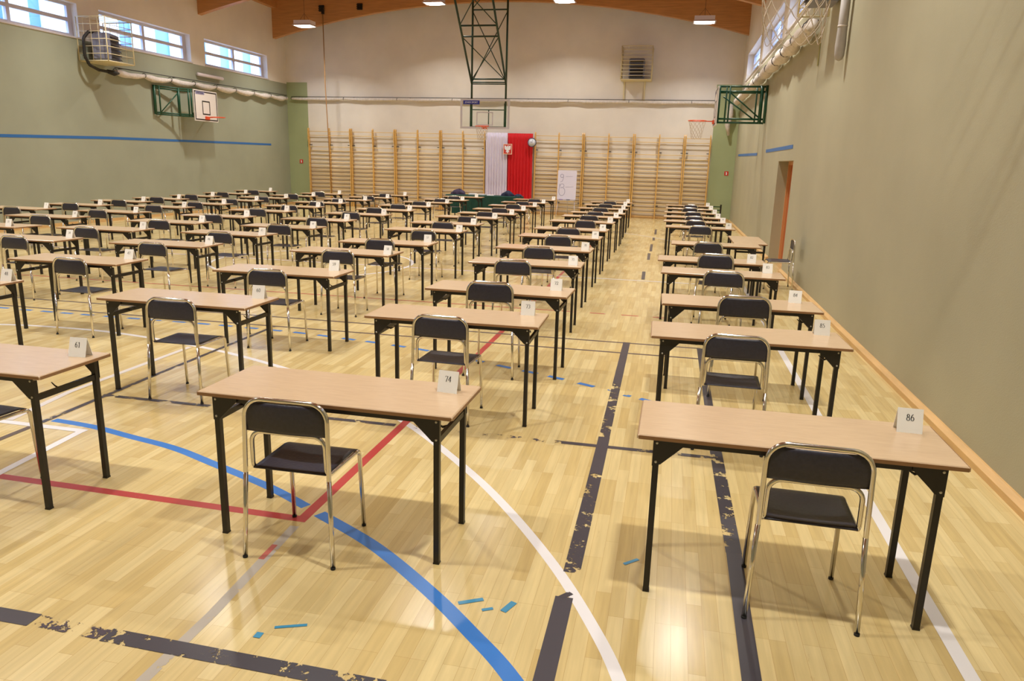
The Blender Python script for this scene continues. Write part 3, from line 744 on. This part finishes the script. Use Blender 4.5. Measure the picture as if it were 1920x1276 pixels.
for colm, num, x, y, rot, ch, cd in SEATS:
    i = counts.get(colm, 0); counts[colm] = i + 1
    clear = num in (86, 85, 84, 83, 74, 73, 72, 61, 60, 59, 48, 47)
    nth = ORD[i] if i == 0 else ORD[i] + ' from front'
    where = '%s %s' % (nth, COLN[colm])
    with_no = ', numbered %d,' % num if clear else ','
    dl = 'beech folding desk%s %s' % (with_no, where)
    skip = (('rivet',) if y > 12 else ()) + (('latch',) if y > 15 else ())
    if desk0 is None: desk0 = make_desk(dl); dk = desk0; dk.location = (x, y + DD / 2, 0); dk.rotation_euler = (0, 0, math.radians(rot))
    else: dk = dup(desk0, (x, y + DD / 2, 0), math.radians(rot), dl, skip=skip)
    if ch:
        cl = ('black chrome chair at desk %d, %s' % (num, where)) if clear else 'black chrome framed chair, %s' % where
        if chair0 is None: chair0 = make_chair(cl); c = chair0
        else: c = dup(chair0, (0, 0, 0), 0, cl)
        c.location = (ch[0], ch[1], 0); c.rotation_euler = (0, 0, math.radians(ch[3])); c.scale = (1, 1, ch[2])
    if cd:
        ll = ('folded white card printed %d, on desk %s' % (num, where)) if clear else 'folded white number card on desk %s' % where
        if card0 is None: card0 = make_card(ll); k = card0
        else: k = card0.copy(); COL.objects.link(k); k['label'] = ll
        a = math.radians(rot); lx, ly = cd[0], cd[1] - DD / 2 + CDp
        k.location = (x + lx * math.cos(a) - ly * math.sin(a), y + DD / 2 + lx * math.sin(a) + ly * math.cos(a), DH); k.rotation_euler = (0, 0, a + math.radians(cd[2]))
        number_part(k, num)
# chair at the left edge of the picture, belonging to desk 61, seen only in part
dup(chair0, (-3.72, 2.93, 0), math.radians(-3), 'black chair cut by the left picture edge, at desk 61 in front')
# spare desk and chair by the door
dup(desk0, (1.25, 12.5, 0), PI / 2, 'beech side desk turned lengthways against the right wall near the door', 'spare furniture by the right wall')
dup(chair0, (2.0, 12.55, 0), PI / 2, 'dark chair seen side on with its back to the right wall by the door', 'spare furniture by the right wall')
# ------------------------------------------------------------------ wall bars
ZB = [2.872, 2.719, 2.285] + [2.285 - .1475 * k for k in range(1, 15)]
PX = [-14.30, -12.48, -10.64, -8.80, -7.03], [-5.14, -3.31, -1.47, .33, 1.24]
def wall_bars(x0, x1, label, proto={}):
    w = x1 - x0; t = thing('wall_bars', label, 'wall bars', (x0, YB - .03, 0), 0, 'wooden wall bars along the end wall')
    posts = [.03, w / 2, w - .03] if w > 1.3 else [.03, w - .03]
    pm = proto.setdefault('p', MB().prism([(0, 0), (-.115, 0), (-.115, 2.42), (-.16, 2.6), (-.16, 2.95), (-.13, 3.0), (-.06, 3.0), (0, 2.5)], -.019, .019, 'x').mesh('post', 'wallwood'))
    for p in posts:
        o = bpy.data.objects.new('post', pm); COL.objects.link(o); o.parent = t; o.location = (p, 0, 0)
        km = proto.setdefault('k', MB().box(-.01, .09, -.10, -.07, -.012, .012).box(.06, .1, -.1, 0, -.015, .015).mesh('fixing_bracket', 'black'))
        for z in (2.36, .46):
            q = bpy.data.objects.new('fixing_bracket', km); COL.objects.link(q); q.parent = t; q.location = (p if p < w - .1 else p - .09, 0, z)
    bm = proto.setdefault(round(w, 2), MB().tube([(.01, 0, 0), (w - .01, 0, 0)], .0155, 8, flat=.8).mesh('bar', 'barwood'))
    for i, z in enumerate(ZB):
        o = bpy.data.objects.new('bar', bm); COL.objects.link(o); o.parent = t; o.location = (0, -.135 if i < 2 else -.085, z)
WN = ['leftmost wall bars unit by the green corner', 'second wall bars unit from the left corner', 'third wall bars unit from the left corner', 'wall bars unit just left of the white drape']
for k in range(4): wall_bars(PX[0][k], PX[0][k + 1], WN[k])
WN = ['wall bars unit just right of the red drape, behind the flip chart', 'second wall bars unit right of the red drape', 'third wall bars unit right of the red drape', 'narrow single wall bars unit at the right corner']
for k in range(4): wall_bars(PX[1][k], PX[1][k + 1], WN[k])

# ------------------------------------------------------------------ white and red drapes, crest, clock
def drape(x0, x1, z0, z1, m, label, ph):
    b = MB(); n = 90
    def fn(u, v):
        a = .022 + .016 * (1 - v); x = x0 + (x1 - x0) * u + .012 * math.sin(7 * u + 3 * v) * (1 - v)
        return (x, 27.82 + a * math.sin(2 * PI * 8 * u + ph), z0 + (z1 - z0) * v)
    b.grid(n, 14, fn); o = b.obj('drape', m, solid=.004); tag(o, label, 'drape', 'white and red drapes on the end wall')
drape(-7.0, -6.16, .42, 2.95, 'flag_white', 'white pleated drape hanging on the end wall left of the red one', 0)
drape(-6.16, -5.2, .38, 2.94, 'flag_red', 'red pleated drape hanging on the end wall', 1.2)
t = thing('wall_crest', 'small red square plaque with a white eagle between the drapes', 'plaque', (-6.13, 27.73, 2.36))
MB().bevbox(-.17, .17, -.012, .012, -.19, .19, .004).obj('frame', 'crest_frame', t)
MB().box(-.14, .14, -.016, -.011, -.16, .16).obj('panel', 'crest_red', t)
eg = [(0, .13), (.03, .135), (.045, .115), (.02, .105), (.03, .07), (.06, .12), (.115, .135), (.12, .06), (.11, 0), (.09, -.035), (.08, .0), (.07, -.05), (.055, -.02), (.04, -.05), (.06, -.09), (.085, -.10), (.05, -.115), (.03, -.09), (.025, -.13), (0, -.15)]
eg = eg + [(-x, z) for x, z in eg[::-1] if x > 0 and not (abs(x - .03) < .001 and z == .135) and not (abs(x - .045) < .001 and z == .115)]
MB().prism(eg, -.021, -.015, 'y').obj('eagle', 'white_paint', t)
t = thing('wall_clock', 'round white wall clock on the right edge of the red drape', 'clock', (-5.2, 27.68, 2.62))
MB().lathe([(.15, 0), (.165, -.01), (.165, -.035), (.15, -.045), (.143, -.035), (.143, -.01)], 32, axis='y').obj('rim', 'clock_rim', t)
MB().lathe([(.143, -.036), (.143, -.01)], 32, axis='y').obj('dial', 'clock_face', t)
MB().bar((0, -.040, 0), (-.07, -.040, .03), .012, .004).bar((0, -.044, 0), (.03, -.044, .1), .008, .004).obj('hand', 'clock_rim', t)
tk = MB()
for k in range(12):
    a = k * PI / 6; tk.bar((.115 * math.cos(a), -.038, .115 * math.sin(a)), (.135 * math.cos(a), -.038, .135 * math.sin(a)), .008, .003)
tk.obj('hour_mark', 'clock_rim', t)

# fire equipment signs
for x, lab in ((-14.69, 'small red fire sign left of the wall bars'), (1.86, 'small red fire sign on the green strip at the right corner')):
    t = thing('fire_sign', lab, 'sign', (x, YB - .008, 1.70), 0, 'red fire signs on the end wall')
    MB().box(-.07, .07, -.004, .004, -.075, .075).obj('sign_plate', 'sign_red', t)
    MB().prism([(-.018, -.05), (.022, -.05), (.022, .025), (.008, .035), (.008, .05), (-.03, .052), (-.03, .042), (-.005, .035), (-.018, .02)], -.007, -.004).obj('pictogram', 'white_paint', t)

# ------------------------------------------------------------------ green covered commission table with things on it
t = thing('commission_table', 'long table under a bottle green cloth in front of the drapes', 'table', (-6.35, 25.2, 0))
MB().box(-1.28, 1.28, -.33, .33, .715, .74).obj('tabletop', 'desk', t)
for sx in (-1, 1):
    for sy in (-1, 1): MB().box(sx * 1.15 - .015, sx * 1.15 + .015, sy * .27 - .015, sy * .27 + .015, 0, .715).obj('leg', 'black', t)
b = MB(); zt = .748; N_ = 160
def rr_(k, off):
    # rounded rectangle perimeter
    s = k / N_ * 4; hx, hy = 1.31 + off, .36 + off
    L_ = [2 * hx, 2 * hy, 2 * hx, 2 * hy]; tot = sum(L_); d_ = k / N_ * tot
    if d_ < L_[0]: return (-hx + d_, -hy)
    d_ -= L_[0]
    if d_ < L_[1]: return (hx, -hy + d_)
    d_ -= L_[1]
    if d_ < L_[2]: return (hx - d_, hy)
    d_ -= L_[2]; return (-hx, hy - d_)
vs = []; lev = [(-.02, zt), (0, zt - .012), (.0, .5), (-.02, .12)]
for li, (off, z) in enumerate(lev):
    for k in range(N_):
        x, y = rr_(k, off); a = (0, 0, .012, .03)[li]; w_ = a * math.sin(k * .85) + a * .5 * math.sin(k * .31)
        L2 = math.hypot(x / 1.3, y / .36) or 1
        vs.append((x * (1 + (-.03 if li == 3 else 0)) , y + (w_ if abs(abs(y) - (.36 + off)) < 1e-6 else 0), z))
fs = [tuple(range(N_))[::-1]]
for li in range(3):
    for k in range(N_): fs.append((li * N_ + k, li * N_ + (k + 1) % N_, (li + 1) * N_ + (k + 1) % N_, (li + 1) * N_ + k))
b.add(vs, fs); o = b.obj('tablecloth', 'cloth_green', solid=.004); o.location = (-6.35, 25.2, 0)
tag(o, 'bottle green cloth draped over the long table', 'tablecloth')
def lump(name, label, cat, m, c, r, seed, group=None):
    rr = random.Random(seed); ph = [rr.uniform(0, 6) for _ in range(6)]
    b = MB()
    def fn(u, v):
        a = u * 2 * PI; q = v * PI / 2
        k = 1 + .16 * math.sin(3 * a + ph[0]) + .1 * math.sin(5 * a + ph[1] + 3 * q) + .08 * math.sin(9 * a + ph[2])
        z = math.sin(q) ** .8 * (1 + .2 * math.sin(2 * a + ph[3]))
        return (r[0] * math.cos(a) * math.cos(q) * k, r[1] * math.sin(a) * math.cos(q) * k, r[2] * z)
    b.grid(33, 12, fn); b.grid(33, 2, lambda u, v: (r[0] * .9 * v * math.cos(-u * 2 * PI), r[1] * .9 * v * math.sin(-u * 2 * PI), 0))
    o = b.obj(name, m); o.location = c; return tag(o, label, cat, group)
lump('jacket', 'crumpled dark purple jacket on the left end of the green table', 'jacket', 'jacket', (-7.28, 25.2, zt + .004), (.24, .16, .16), 5)
lump('bag', 'soft navy bag on the right part of the green table', 'bag', 'bag', (-5.52, 25.22, zt + .004), (.2, .15, .16), 9)
lump('scarf', 'low dark fabric heap beside the navy bag on the green table', 'clothing', 'bag', (-5.14, 25.12, zt + .004), (.13, .1, .07), 12)
for k, (x, y, z, a, h) in enumerate(((-6.78, 25.2, 0, .05, .05), (-6.48, 25.25, 0, -.1, .035), (-6.95, 25.28, 0, .2, .02))):
    o = MB().bevbox(-.12, .12, -.15, .15, 0, h, .003).obj('paper_stack', 'paper'); o.location = (x, y, zt + .003); o.rotation_euler = (0, 0, a)
    if k == 2: o.location = (-6.12, 25.1, zt + .003)
    tag(o, ['tallest white paper stack in the middle of the green table', 'white paper stack nearer the white drape on the green table', 'thin white paper stack in front of the red drape on the green table'][k], 'paper', 'papers on the green table')

# ------------------------------------------------------------------ flip chart
t = thing('flip_chart', 'white flip chart on a stand in front of the wall bars', 'flip chart', (-3.72, 26.8, 0))
tilt = .10
def fp(u, v, d=0): return (u, tilt * v - d, .63 + v)
MB().add([fp(-.34, 0), fp(.34, 0), fp(.34, 1.02), fp(-.34, 1.02), (-.34, .02, .63), (.34, .02, .63), (.34, .02 + tilt * 1.02, 1.65), (-.34, .02 + tilt * 1.02, 1.65)],
         [(0, 1, 2, 3), (7, 6, 5, 4), (0, 4, 5, 1), (1, 5, 6, 2), (2, 6, 7, 3), (3, 7, 4, 0)]).obj('sheet', 'flip', t)
MB().box(-.32, .32, -.06, .01, .595, .612).obj('pen_tray', 'white_frame', t)
for s in (-1, 1): MB().tube([(s * .3, .03, .6), (s * .34, -.10, 0)], .012, 8).obj('leg', 'white_frame', t)
MB().tube([(0, .1, 1.5), (0, .55, 0)], .012, 8).obj('leg', 'white_frame', t)
mk = MB()
def stroke(pts, w=.014):
    P = [Vector(p) for p in pts]; vs = []; m = len(P)
    for i in range(m):
        tt = (P[min(i + 1, m - 1)] - P[max(i - 1, 0)]).normalized(); nn = Vector((-tt.y, tt.x)) * w / 2
        for q in (P[i] + nn, P[i] - nn): vs.append(fp(q.x, q.y, .003))
    mk.add(vs, [(2 * i, 2 * i + 1, 2 * i + 3, 2 * i + 2) for i in range(m - 1)])
stroke(arc(-.19, .83, .055, .06, 20, 380, 22) + [(-.14, .74), (-.17, .64), (-.24, .62)])
stroke(arc(-.17, .49, .07, .06, -60, 210, 16)); stroke(arc(-.17, .28, .11, .145, 120, -200, 26)); stroke([(-.26, .55), (-.28, .3)])
stroke([(-.05, .81), (.2, .815)], .008); stroke([(-.04, .44), (.24, .455)], .008)
mk.obj('drawn_number', 'marker', t)
o = MB().tube([(-.08, 0, 0), (.06, .01, 0)], .012, 8).obj('marker_pen', 'purple'); o.location = (-3.9, 26.77, .624); tag(o, 'purple marker pen on the tray of the flip chart', 'pen')
o = MB().tube([(-.05, 0, 0), (.08, .0, 0)], .012, 8).obj('marker_pen', 'black'); o.location = (-3.66, 26.77, .624); tag(o, 'dark marker pen on the tray of the flip chart', 'pen')

# small dark stand in the right corner
t = thing('metal_stand', 'low black metal stand in the right corner behind the last desk', 'stand', (1.0, 25.3, 0))
MB().box(.58, .63, -.025, .025, 0, .72).box(.42, .79, -.03, .03, 0, .03).obj('post', 'black', t)
MB().box(-.1, .58, -.015, .015, .63, .66).box(-.1, .58, -.015, .015, .52, .55).obj('rail', 'green', t)
MB().box(-.13, -.1, -.025, .025, 0, .68).box(-.2, -.03, -.03, .03, 0, .03).obj('post', 'black', t)

# ------------------------------------------------------------------ basketball hoops
def net_mesh(R0=.225, R1=.15, H=.42, n=12, r=.0035, rows=6, seed=0):
    b = MB(); rr = random.Random(seed)
    def P(i, k):
        f = k / rows; R = R0 + (R1 - R0) * (f ** .7); a = 2 * PI * (i + (.5 if k % 2 else 0)) / n
        return Vector((R * math.cos(a), R * math.sin(a), -H * f + (.012 if k else 0) * math.sin(3 * a + seed)))
    for k in range(rows):
        for i in range(n):
            j = i if k % 2 == 0 else i + 1
            a = P(i, k)
            for q in ((i - 1 if k % 2 == 0 else i), (i if k % 2 == 0 else i + 1)):
                c = P(q, k + 1); mid = (a + c) / 2; mid.z -= .006
                b.tube([a, mid, c], r, 5, cap=False)
    for i in range(n):
        a = P(i, rows); c = P(i + 1, rows); mid = (a + c) / 2; mid.z -= .03
        b.tube([a, a * .35 + mid * .65 + Vector((0, 0, -.006)), mid, c * .35 + mid * .65 + Vector((0, 0, -.006)), c], r, 5, cap=False)
    return b
def hoop(parent_loc, rz, label, w, h, zbot, group, glass=False, ext=.15, net=True, netR=.15, netr=.004, rim=.225, nn=12, nrows=6):
    """origin on the board's front face, at rim height; rim towards local -y"""
    t = thing('basketball_hoop', label, 'basketball hoop', parent_loc, rz, group)
    z0 = zbot; z1 = zbot + h
    MB().box(-w / 2, w / 2, 0, .03, z0, z1).obj('backboard', 'clear' if glass else 'board', t)
    k = MB(); e = .05 if not glass else .045
    def rect(x0, x1, a, c, g, y):
        k.box(x0, x1, y - .003, y, a, a + g).box(x0, x1, y - .003, y, c - g, c).box(x0, x0 + g, y - .003, y, a + g, c - g).box(x1 - g, x1, y - .003, y, a + g, c - g)
    if glass:
        k = MB(); rect(-w / 2, w / 2, z0, z1, .07, -.001); k.obj('white_border', 'white_frame', t)
        k = MB(); rect(-.295, .295, .04, .49, .035, -.001); k.obj('shooting_square', 'white_frame', t)
    else:
        rect(-w / 2 + .03, w / 2 - .03, z0 + .03, z1 - .03, .035, -.001); rect(-.2, .2, z0 + .2, z0 + .62, .035, -.001); k.obj('board_marking', 'board_black', t)
    MB().box(-.09, .09, -.05, -.004, -.075, .02).bar((-.08, -.05, -.01), (-.03, -ext - .03, -.008), .018).bar((.08, -.05, -.01), (.03, -ext - .03, -.008), .018).obj('rim_bracket', 'orange', t)
    ring = [(rim * math.cos(2 * PI * j / 32), -ext - rim + rim * math.sin(2 * PI * j / 32), 0) for j in range(32)]
    MB().tube(ring, .011, 8, closed=True).obj('rim', 'orange', t)
    if net:
        o = net_mesh(rim, netR, .42, nn, netr, nrows).obj('net', 'cord', t); o.location = (0, -ext - rim, 0)
    s = MB().box(-w / 2 + .10, -w / 2 + .10 + (.44 if not glass else .58), -.006, -.002, z1 - .13 - (.05 if glass else 0), z1 - .05).obj('sticker', 'blue_label' if glass else 'marker', t)
    cu = bpy.data.curves.new('lettering', 'FONT'); cu.body = 'JOHEX SPORT'; cu.size = .072 if glass else .055; cu.extrude = .001; cu.align_x = 'CENTER'; cu.align_y = 'CENTER'
    cu.materials.append(MT['white_paint' if glass else 'board_black'])
    tmp = bpy.data.objects.new('lettering_curve', cu); me = bpy.data.meshes.new_from_object(tmp); bpy.data.objects.remove(tmp)
    f = bpy.data.objects.new('lettering', me); COL.objects.link(f); f.parent = s
    f.location = (-w / 2 + .10 + (.29 if glass else .22), -.008, z1 - (.115 if glass else .09)); f.rotation_euler = (PI / 2, 0, 0)
    return t
HG = 'basketball hoops round the hall'
# roof hung hoop over the end of the hall
t = hoop((-6.47, 25.5, 3.05), 0, 'glass backboard hoop hung from the roof on a green truss', 1.74, .98, -.07, HG, glass=True, ext=.12, netr=.0045)
fr = MB(); X0, X1 = -.49, .71
for x in (X0, X1): fr.box(x - .05, x + .03, .04, .09, -.05, .78)
fr.bar((X0, .065, .56), (X1, .065, .56), .03).bar((X0, .065, 0), (X1, .065, 0), .03).bar((.12, .065, 0), (.12, .065, .56), .03)
fr.obj('board_frame', 'green', t)
tr = MB(); Y0 = .06
for x in (X0, X1): tr.tube([(x, Y0, .7), (x, Y0, 5.2)], .034, 8)
tr.tube([(X0, Y0, 1.40), (X1, Y0, 1.40)], .018, 6).tube([(X0, Y0, 1.56), (X1, Y0, 1.56)], .026, 6).tube([(X0, Y0, 3.75), (X1, Y0, 3.75)], .024, 6)
tr.tube([(X0, Y0, 3.7), (X1, Y0, 1.45)], .016, 6).tube([(X1, Y0, 3.7), (X0, Y0, 1.45)], .016, 6).tube([(X0, Y0, 3.8), (X1, Y0, 5.1)], .016, 6)
tr.obj('vertical_truss', 'truss', t)
sl = MB()
def S(x, z): return (x, Y0 - (z - 1.4) * (2.1 / 2.23), z)
for x in (X0, X1): sl.tube([S(x, 1.4), S(x, 4.35)], .034, 8)
for z, r in ((1.45, .022), (2.72, .026), (3.0, .028), (4.3, .026)): sl.tube([S(X0, z), S(X1, z)], r, 6)
for a, c in (((X0, 2.70), (X1, 1.5)), ((X1, 2.70), (X0, 1.5)), ((X0, 3.02), (X1, 4.28)), ((X1, 3.02), (X0, 4.28))): sl.tube([S(*a), S(*c)], .016, 6)
sl.obj('sloping_truss', 'truss', t)
MB().box(X0 - .1, X1 + .12, Y0 - 2.95, Y0 - 2.7, 4.35, 4.47).obj('roof_bracket', 'truss', t)
# hoop on the left wall
t = hoop((-14.64, 21.78, 3.02), PI / 2, 'small white hoop on the left wall with a green swing frame', 1.22, .93, -.13, HG, ext=.16, net=False)
g = MB()  # local x = world y, local -y = world +x
wy = .53
for x, y, r in ((-1.76, wy - .03, .04), (-1.60, wy - .08, .022), (-.95, .28, .042), (-.70, .12, .025), (-.62, .08, .025), (.75, wy - .03, .03)): g.tube([(x, y, -.03), (x, y, .80)], r, 8)
for z in (-.02, .03, .72, .78): g.tube([(-1.76, wy - .03, z), (-.95, .28, z), (-.62, .08, z), (-.3, .06, z)], .022, 6)
g.tube([(-1.6, wy - .08, .03), (-.95, .28, .66)], .018, 6).tube([(-.62, .1, .0), (-.2, .08, .4)], .018, 6)
g.tube([(.6, .05, .0), (.75, wy - .03, 0)], .02, 6).tube([(.6, .05, .72), (.75, wy - .03, .72)], .02, 6)
g.obj('swing_frame', 'green', t)
# hoop on the right wall
t = hoop((.93, 20.3, 3.05), -PI / 2, 'white hoop seen edge on with a green frame to the right wall', 1.22, .93, -.13, HG, ext=.2, net=True, netR=.13, netr=.004)
g = MB(); D_ = 1.18   # local -y = world -x ; local x = world -y
xx = .45
for x, y, r in ((xx, .05, .035), (xx, .22, .02), (xx, .3, .022), (xx - .1, .95, .02), (xx, 1.06, .045), (xx + .1, D_ - .01, .045)): g.tube([(x, y, -.07), (x, y, .82)], r, 8)
for z in (-.06, .03, .68, .80): g.tube([(xx, .04, z), (xx, D_ - .02, z)], .023, 6)
g.tube([(xx, .28, .68), (xx, 1.05, .06)], .018, 6).tube([(xx, .15, .56), (xx, .95, .0)], .018, 6)
for z in (0, .74): g.tube([(-.5, .05, z), (.5, .05, z)], .02, 6).tube([(-.5, .05, z), (-.5, D_ - .01, z)], .02, 6)
g.obj('swing_frame', 'green', t)
# hoop on the right wall close to the camera: only its net reaches into the picture
t = hoop((1.26, 4.8, 3.05), -PI / 2, 'near white basketball net hanging in at the top right', 1.22, .93, .12, HG, ext=.42, net=True, netR=.165, netr=.0022, nn=14, nrows=7)
g = MB()
for x in (-.4, .4):
    for z in (.3, .9): g.tube([(x, .03, z), (x, .84, z)], .022, 6)
    g.tube([(x, .05, .3), (x, .84, .9)], .018, 6)
g.obj('wall_frame', 'green', t)

# ------------------------------------------------------------------ rolled safety net hung on a wire round the walls
def bundle(path, rad, label, seed, wall, sag=.05, tie=1.15, parent_name='rolled_net'):
    P = [Vector(p) for p in path]; L_ = (P[1] - P[0]).length; n = int(L_ / .09); d_ = (P[1] - P[0]) / n; rr = random.Random(seed)
    ph = [rr.uniform(0, 6) for _ in range(4)]; pts = []; rs = []
    for i in range(n + 1):
        s = i * .09; f = (s % tie) / tie; h = 4 * f * (1 - f)
        pts.append(P[0] + d_ * i + Vector((0, 0, -sag * h))); rs.append(rad * (.62 + .38 * h) * (1 + .14 * math.sin(5 * s + ph[0]) + .1 * math.sin(11 * s + ph[1])))
    t = thing(parent_name, label, 'net', tuple(P[0]), 0, 'rolled safety nets along the walls')
    pts = [p - P[0] for p in pts]
    MB().tube(pts, rs, 10, flat=1.0).obj('netting', 'netcloth', t)
    MB().tube([(0, 0, rad + .02), tuple(P[1] - P[0] + Vector((0, 0, rad + .02)))], .011, 6).obj('carrying_wire', 'wire', t)
    k = MB(); s = 0
    while s < L_:
        c = (P[1] - P[0]) * (s / L_); a = (P[1] - P[0]).normalized(); side = Vector((-a.y, a.x, 0))
        k.tube([c + side * (rad * .8 * math.cos(q)) + Vector((0, 0, rad * .75 * math.sin(q) + .01)) for q in [PI * 2 * j / 10 for j in range(10)]], .009, 5, closed=True); s += tie
    k.obj('tie', 'wire', t)
    s = .3
    while s < L_:
        c = (P[1] - P[0]) * (s / L_) + Vector((0, 0, rad + .02))
        MB().tube([tuple(c), tuple(c + Vector(wall))], .012, 6).obj('wall_hook', 'wire', t); s += 2.3
    return t
bundle(((XL + .13, 18.4, 4.0), (XL + .13, 27.75, 4.1)), .085, 'rolled white net under the windows of the left wall', 1, (-.127, 0, 0), .05)
net_back = bundle(((XL + .25, YB - .11, 4.1), (1.3, YB - .11, 4.1)), .055, 'thin rolled white net across the end wall', 2, (0, .107, 0), .015, 2.2)
net_right = bundle(((XR - .17, 27.6, 4.12), (XR - .17, 12.95, 4.09)), .13, 'thick rolled net under the windows of the right wall', 3, (.167, 0, 0), .025, 1.3)
MB().tube([(16.72, -.1, -.05), (16.74, -.12, -.4), (16.68, -.1, -.75), (16.75, -.1, -1.1)], [.09, .12, .09, .04], 10).obj('net_tail', 'netcloth', net_back)
# fabric sleeve, strap on the right wall
t = thing('hanging_sleeve', 'grey fabric sleeve hanging down the right wall below the rolled net', 'sleeve', (XR - .09, 11.0, 3.3))
MB().lathe([(.01, 0), (.045, .02), (.062, .07), (.068, .2), (.06, .4), (.058, .9)], 16).obj('sleeve', 'pipe', t)
MB().lathe([(.064, .0), (.064, .02)], 16, (0, 0, .42)).obj('seam', 'netcloth', t)
o = MB().box(XR - .012, XR - .004, 13.05, 13.13, 3.5, 4.02).obj('strap', 'strap'); tag(o, 'narrow olive strap hanging on the right wall', 'strap')
# white tube under the third left window
o = MB().tube([(XL + .09, 22.15, 4.36), (XL + .09, 23.5, 4.36)], .055, 10).box(XL, XL + .09, 22.3, 22.34, 4.34, 4.38).box(XL, XL + .09, 23.3, 23.34, 4.34, 4.38).obj('wall_tube', 'lamp_body')
tag(o, 'short white tube fixed under the farthest left window', 'tube')

# ------------------------------------------------------------------ caged fan heaters
def heater_cage(loc, rz, label, w, d, h, nb=8, legs=0, tilt=0, hs_=1.0, shelf=True):
    t = thing('heater_cage', label, 'heater cage', loc, rz, 'wire cages on the walls')
    r = .011; c = MB(); 
    for x in (0, w):
        for y in (-.012, -d): c.tube([(x, y, 0), (x, y, h)], r * 1.3, 6)
    for z in (0, h): c.tube([(0, -.012, z), (0, -d, z), (w, -d, z), (w, -.012, z)], r * 1.2, 6)
    c.obj('cage_frame', 'cage', t)
    c = MB()
    for k in range(1, nb):
        z = h * k / nb; c.tube([(0, -.012, z), (0, -d, z), (w, -d, z), (w, -.012, z)], r * .8, 6)
    for k in range(1, 4): c.tube([(0, -d * k / 4, 0), (0, -d * k / 4, h)], r * .6, 5).tube([(w, -d * k / 4, 0), (w, -d * k / 4, h)], r * .6, 5)
    for k in range(1, 5): c.tube([(w * k / 5, -.012, h), (w * k / 5, -d, h)], r * .6, 5)
    c.obj('cage_bar', 'cage', t)
    if shelf: MB().box(.01, w - .01, -d + .02, -.02, -.02, .005).obj('base_shelf', 'cage', t)
    hb = MB().bevbox(-.27, .27, -.2, .2, 0, .56, .03).obj('heater', 'heater', t); hb.location = (w * .5, -d * .5, .04); hb.scale = (hs_, hs_, 1.2); hb.rotation_euler = (0, 0, tilt)
    s = MB()
    for k in range(6):
        z = .06 + k * .082; s.add([(-.23, -.205, z), (.23, -.205, z), (.23, -.245, z - .03), (-.23, -.245, z - .03), (-.23, -.205, z + .02), (.23, -.205, z + .02), (.23, -.245, z - .012), (-.23, -.245, z - .012)],
              [(0, 1, 2, 3), (7, 6, 5, 4), (3, 2, 6, 7), (0, 4, 5, 1), (0, 3, 7, 4), (1, 5, 6, 2)])
    s.obj('louvre', 'heater_dark', hb)
    if legs:
        for x in (.08, w - .25): MB().box(x, x + .05, -.06, -.01, -legs, 0).obj('wall_post', 'cage', t)
    return t
cage_left = heater_cage((XL, 17.3, 4.14), PI / 2, 'cream wire cage with a grey heater on the left wall between windows', .95, .87, 1.06, 6, tilt=.3, hs_=1.15)
heater_cage((-2.06, YB, 4.82), 0, 'wire cage with a black louvred heater high on the end wall', 1.06, .62, 1.1, 9, legs=.66)
heater_cage((XR, 12.6, 4.14), -PI / 2, 'wire cage cut by the top picture edge on the right wall', 1.3, .45, 1.0, 8, shelf=False)
hs = [(17.32, 4.98), (17.06, 4.88), (16.9, 4.62), (16.95, 4.27), (17.1, 4.07), (17.45, 3.95), (17.9, 3.93)]
hp = fillet([(b_ - 17.3, -.35, c_ - 4.14) for b_, c_ in [(17.75, 4.86), (17.32, 4.84), (17.12, 4.66), (17.10, 4.22), (17.24, 4.02), (17.54, 3.94), (18.05, 3.93)]], [.1, .12, .2, .12, .15], 5)
MB().tube(hp, [.035 + .006 * (i % 2) for i in range(len(hp))], 10).obj('hose', 'hose', cage_left, 'black corrugated hose')
MB().tube([(.55, -.35, -.2), (.8, -.34, -.22), (1.02, -.3, -.2)], [.05, .07, .03], 10).obj('hose_end', 'hose', cage_left, 'dark hose end')

# ------------------------------------------------------------------ climbing rope and its beam fittings
t = thing('climbing_rope', 'brown climbing rope hanging from the roof beam down to the wall bars', 'rope', (-13.05, 27.0, .5))
MB().tube([(0, -.06, 6.55), (.03, -.1, 4), (.12, -.15, 2), (.2, -.2, 0)], .018, 8).obj('rope', 'rope', t)
MB().box(-.04, .04, -.1, -.0, 6.5, 6.72).obj('hook', 'black', t)
for x, z, lab in ((-13.16, 7.22, 'black square bracket on the end beam above the climbing rope'), (-11.65, 7.26, 'black square bracket on the end beam right of the climbing rope')):
    b = MB().box(-.1, .1, -.03, 0, -.11, .11)
    for k in range(3): b.bar((-.12, -.035, -.07 + .07 * k), (.12, -.035, -.07 + .07 * k), .03, .02)
    o = b.obj('beam_bracket', 'black'); o.location = (x, 27.098, z); tag(o, lab, 'bracket', 'rope brackets on the end beam')
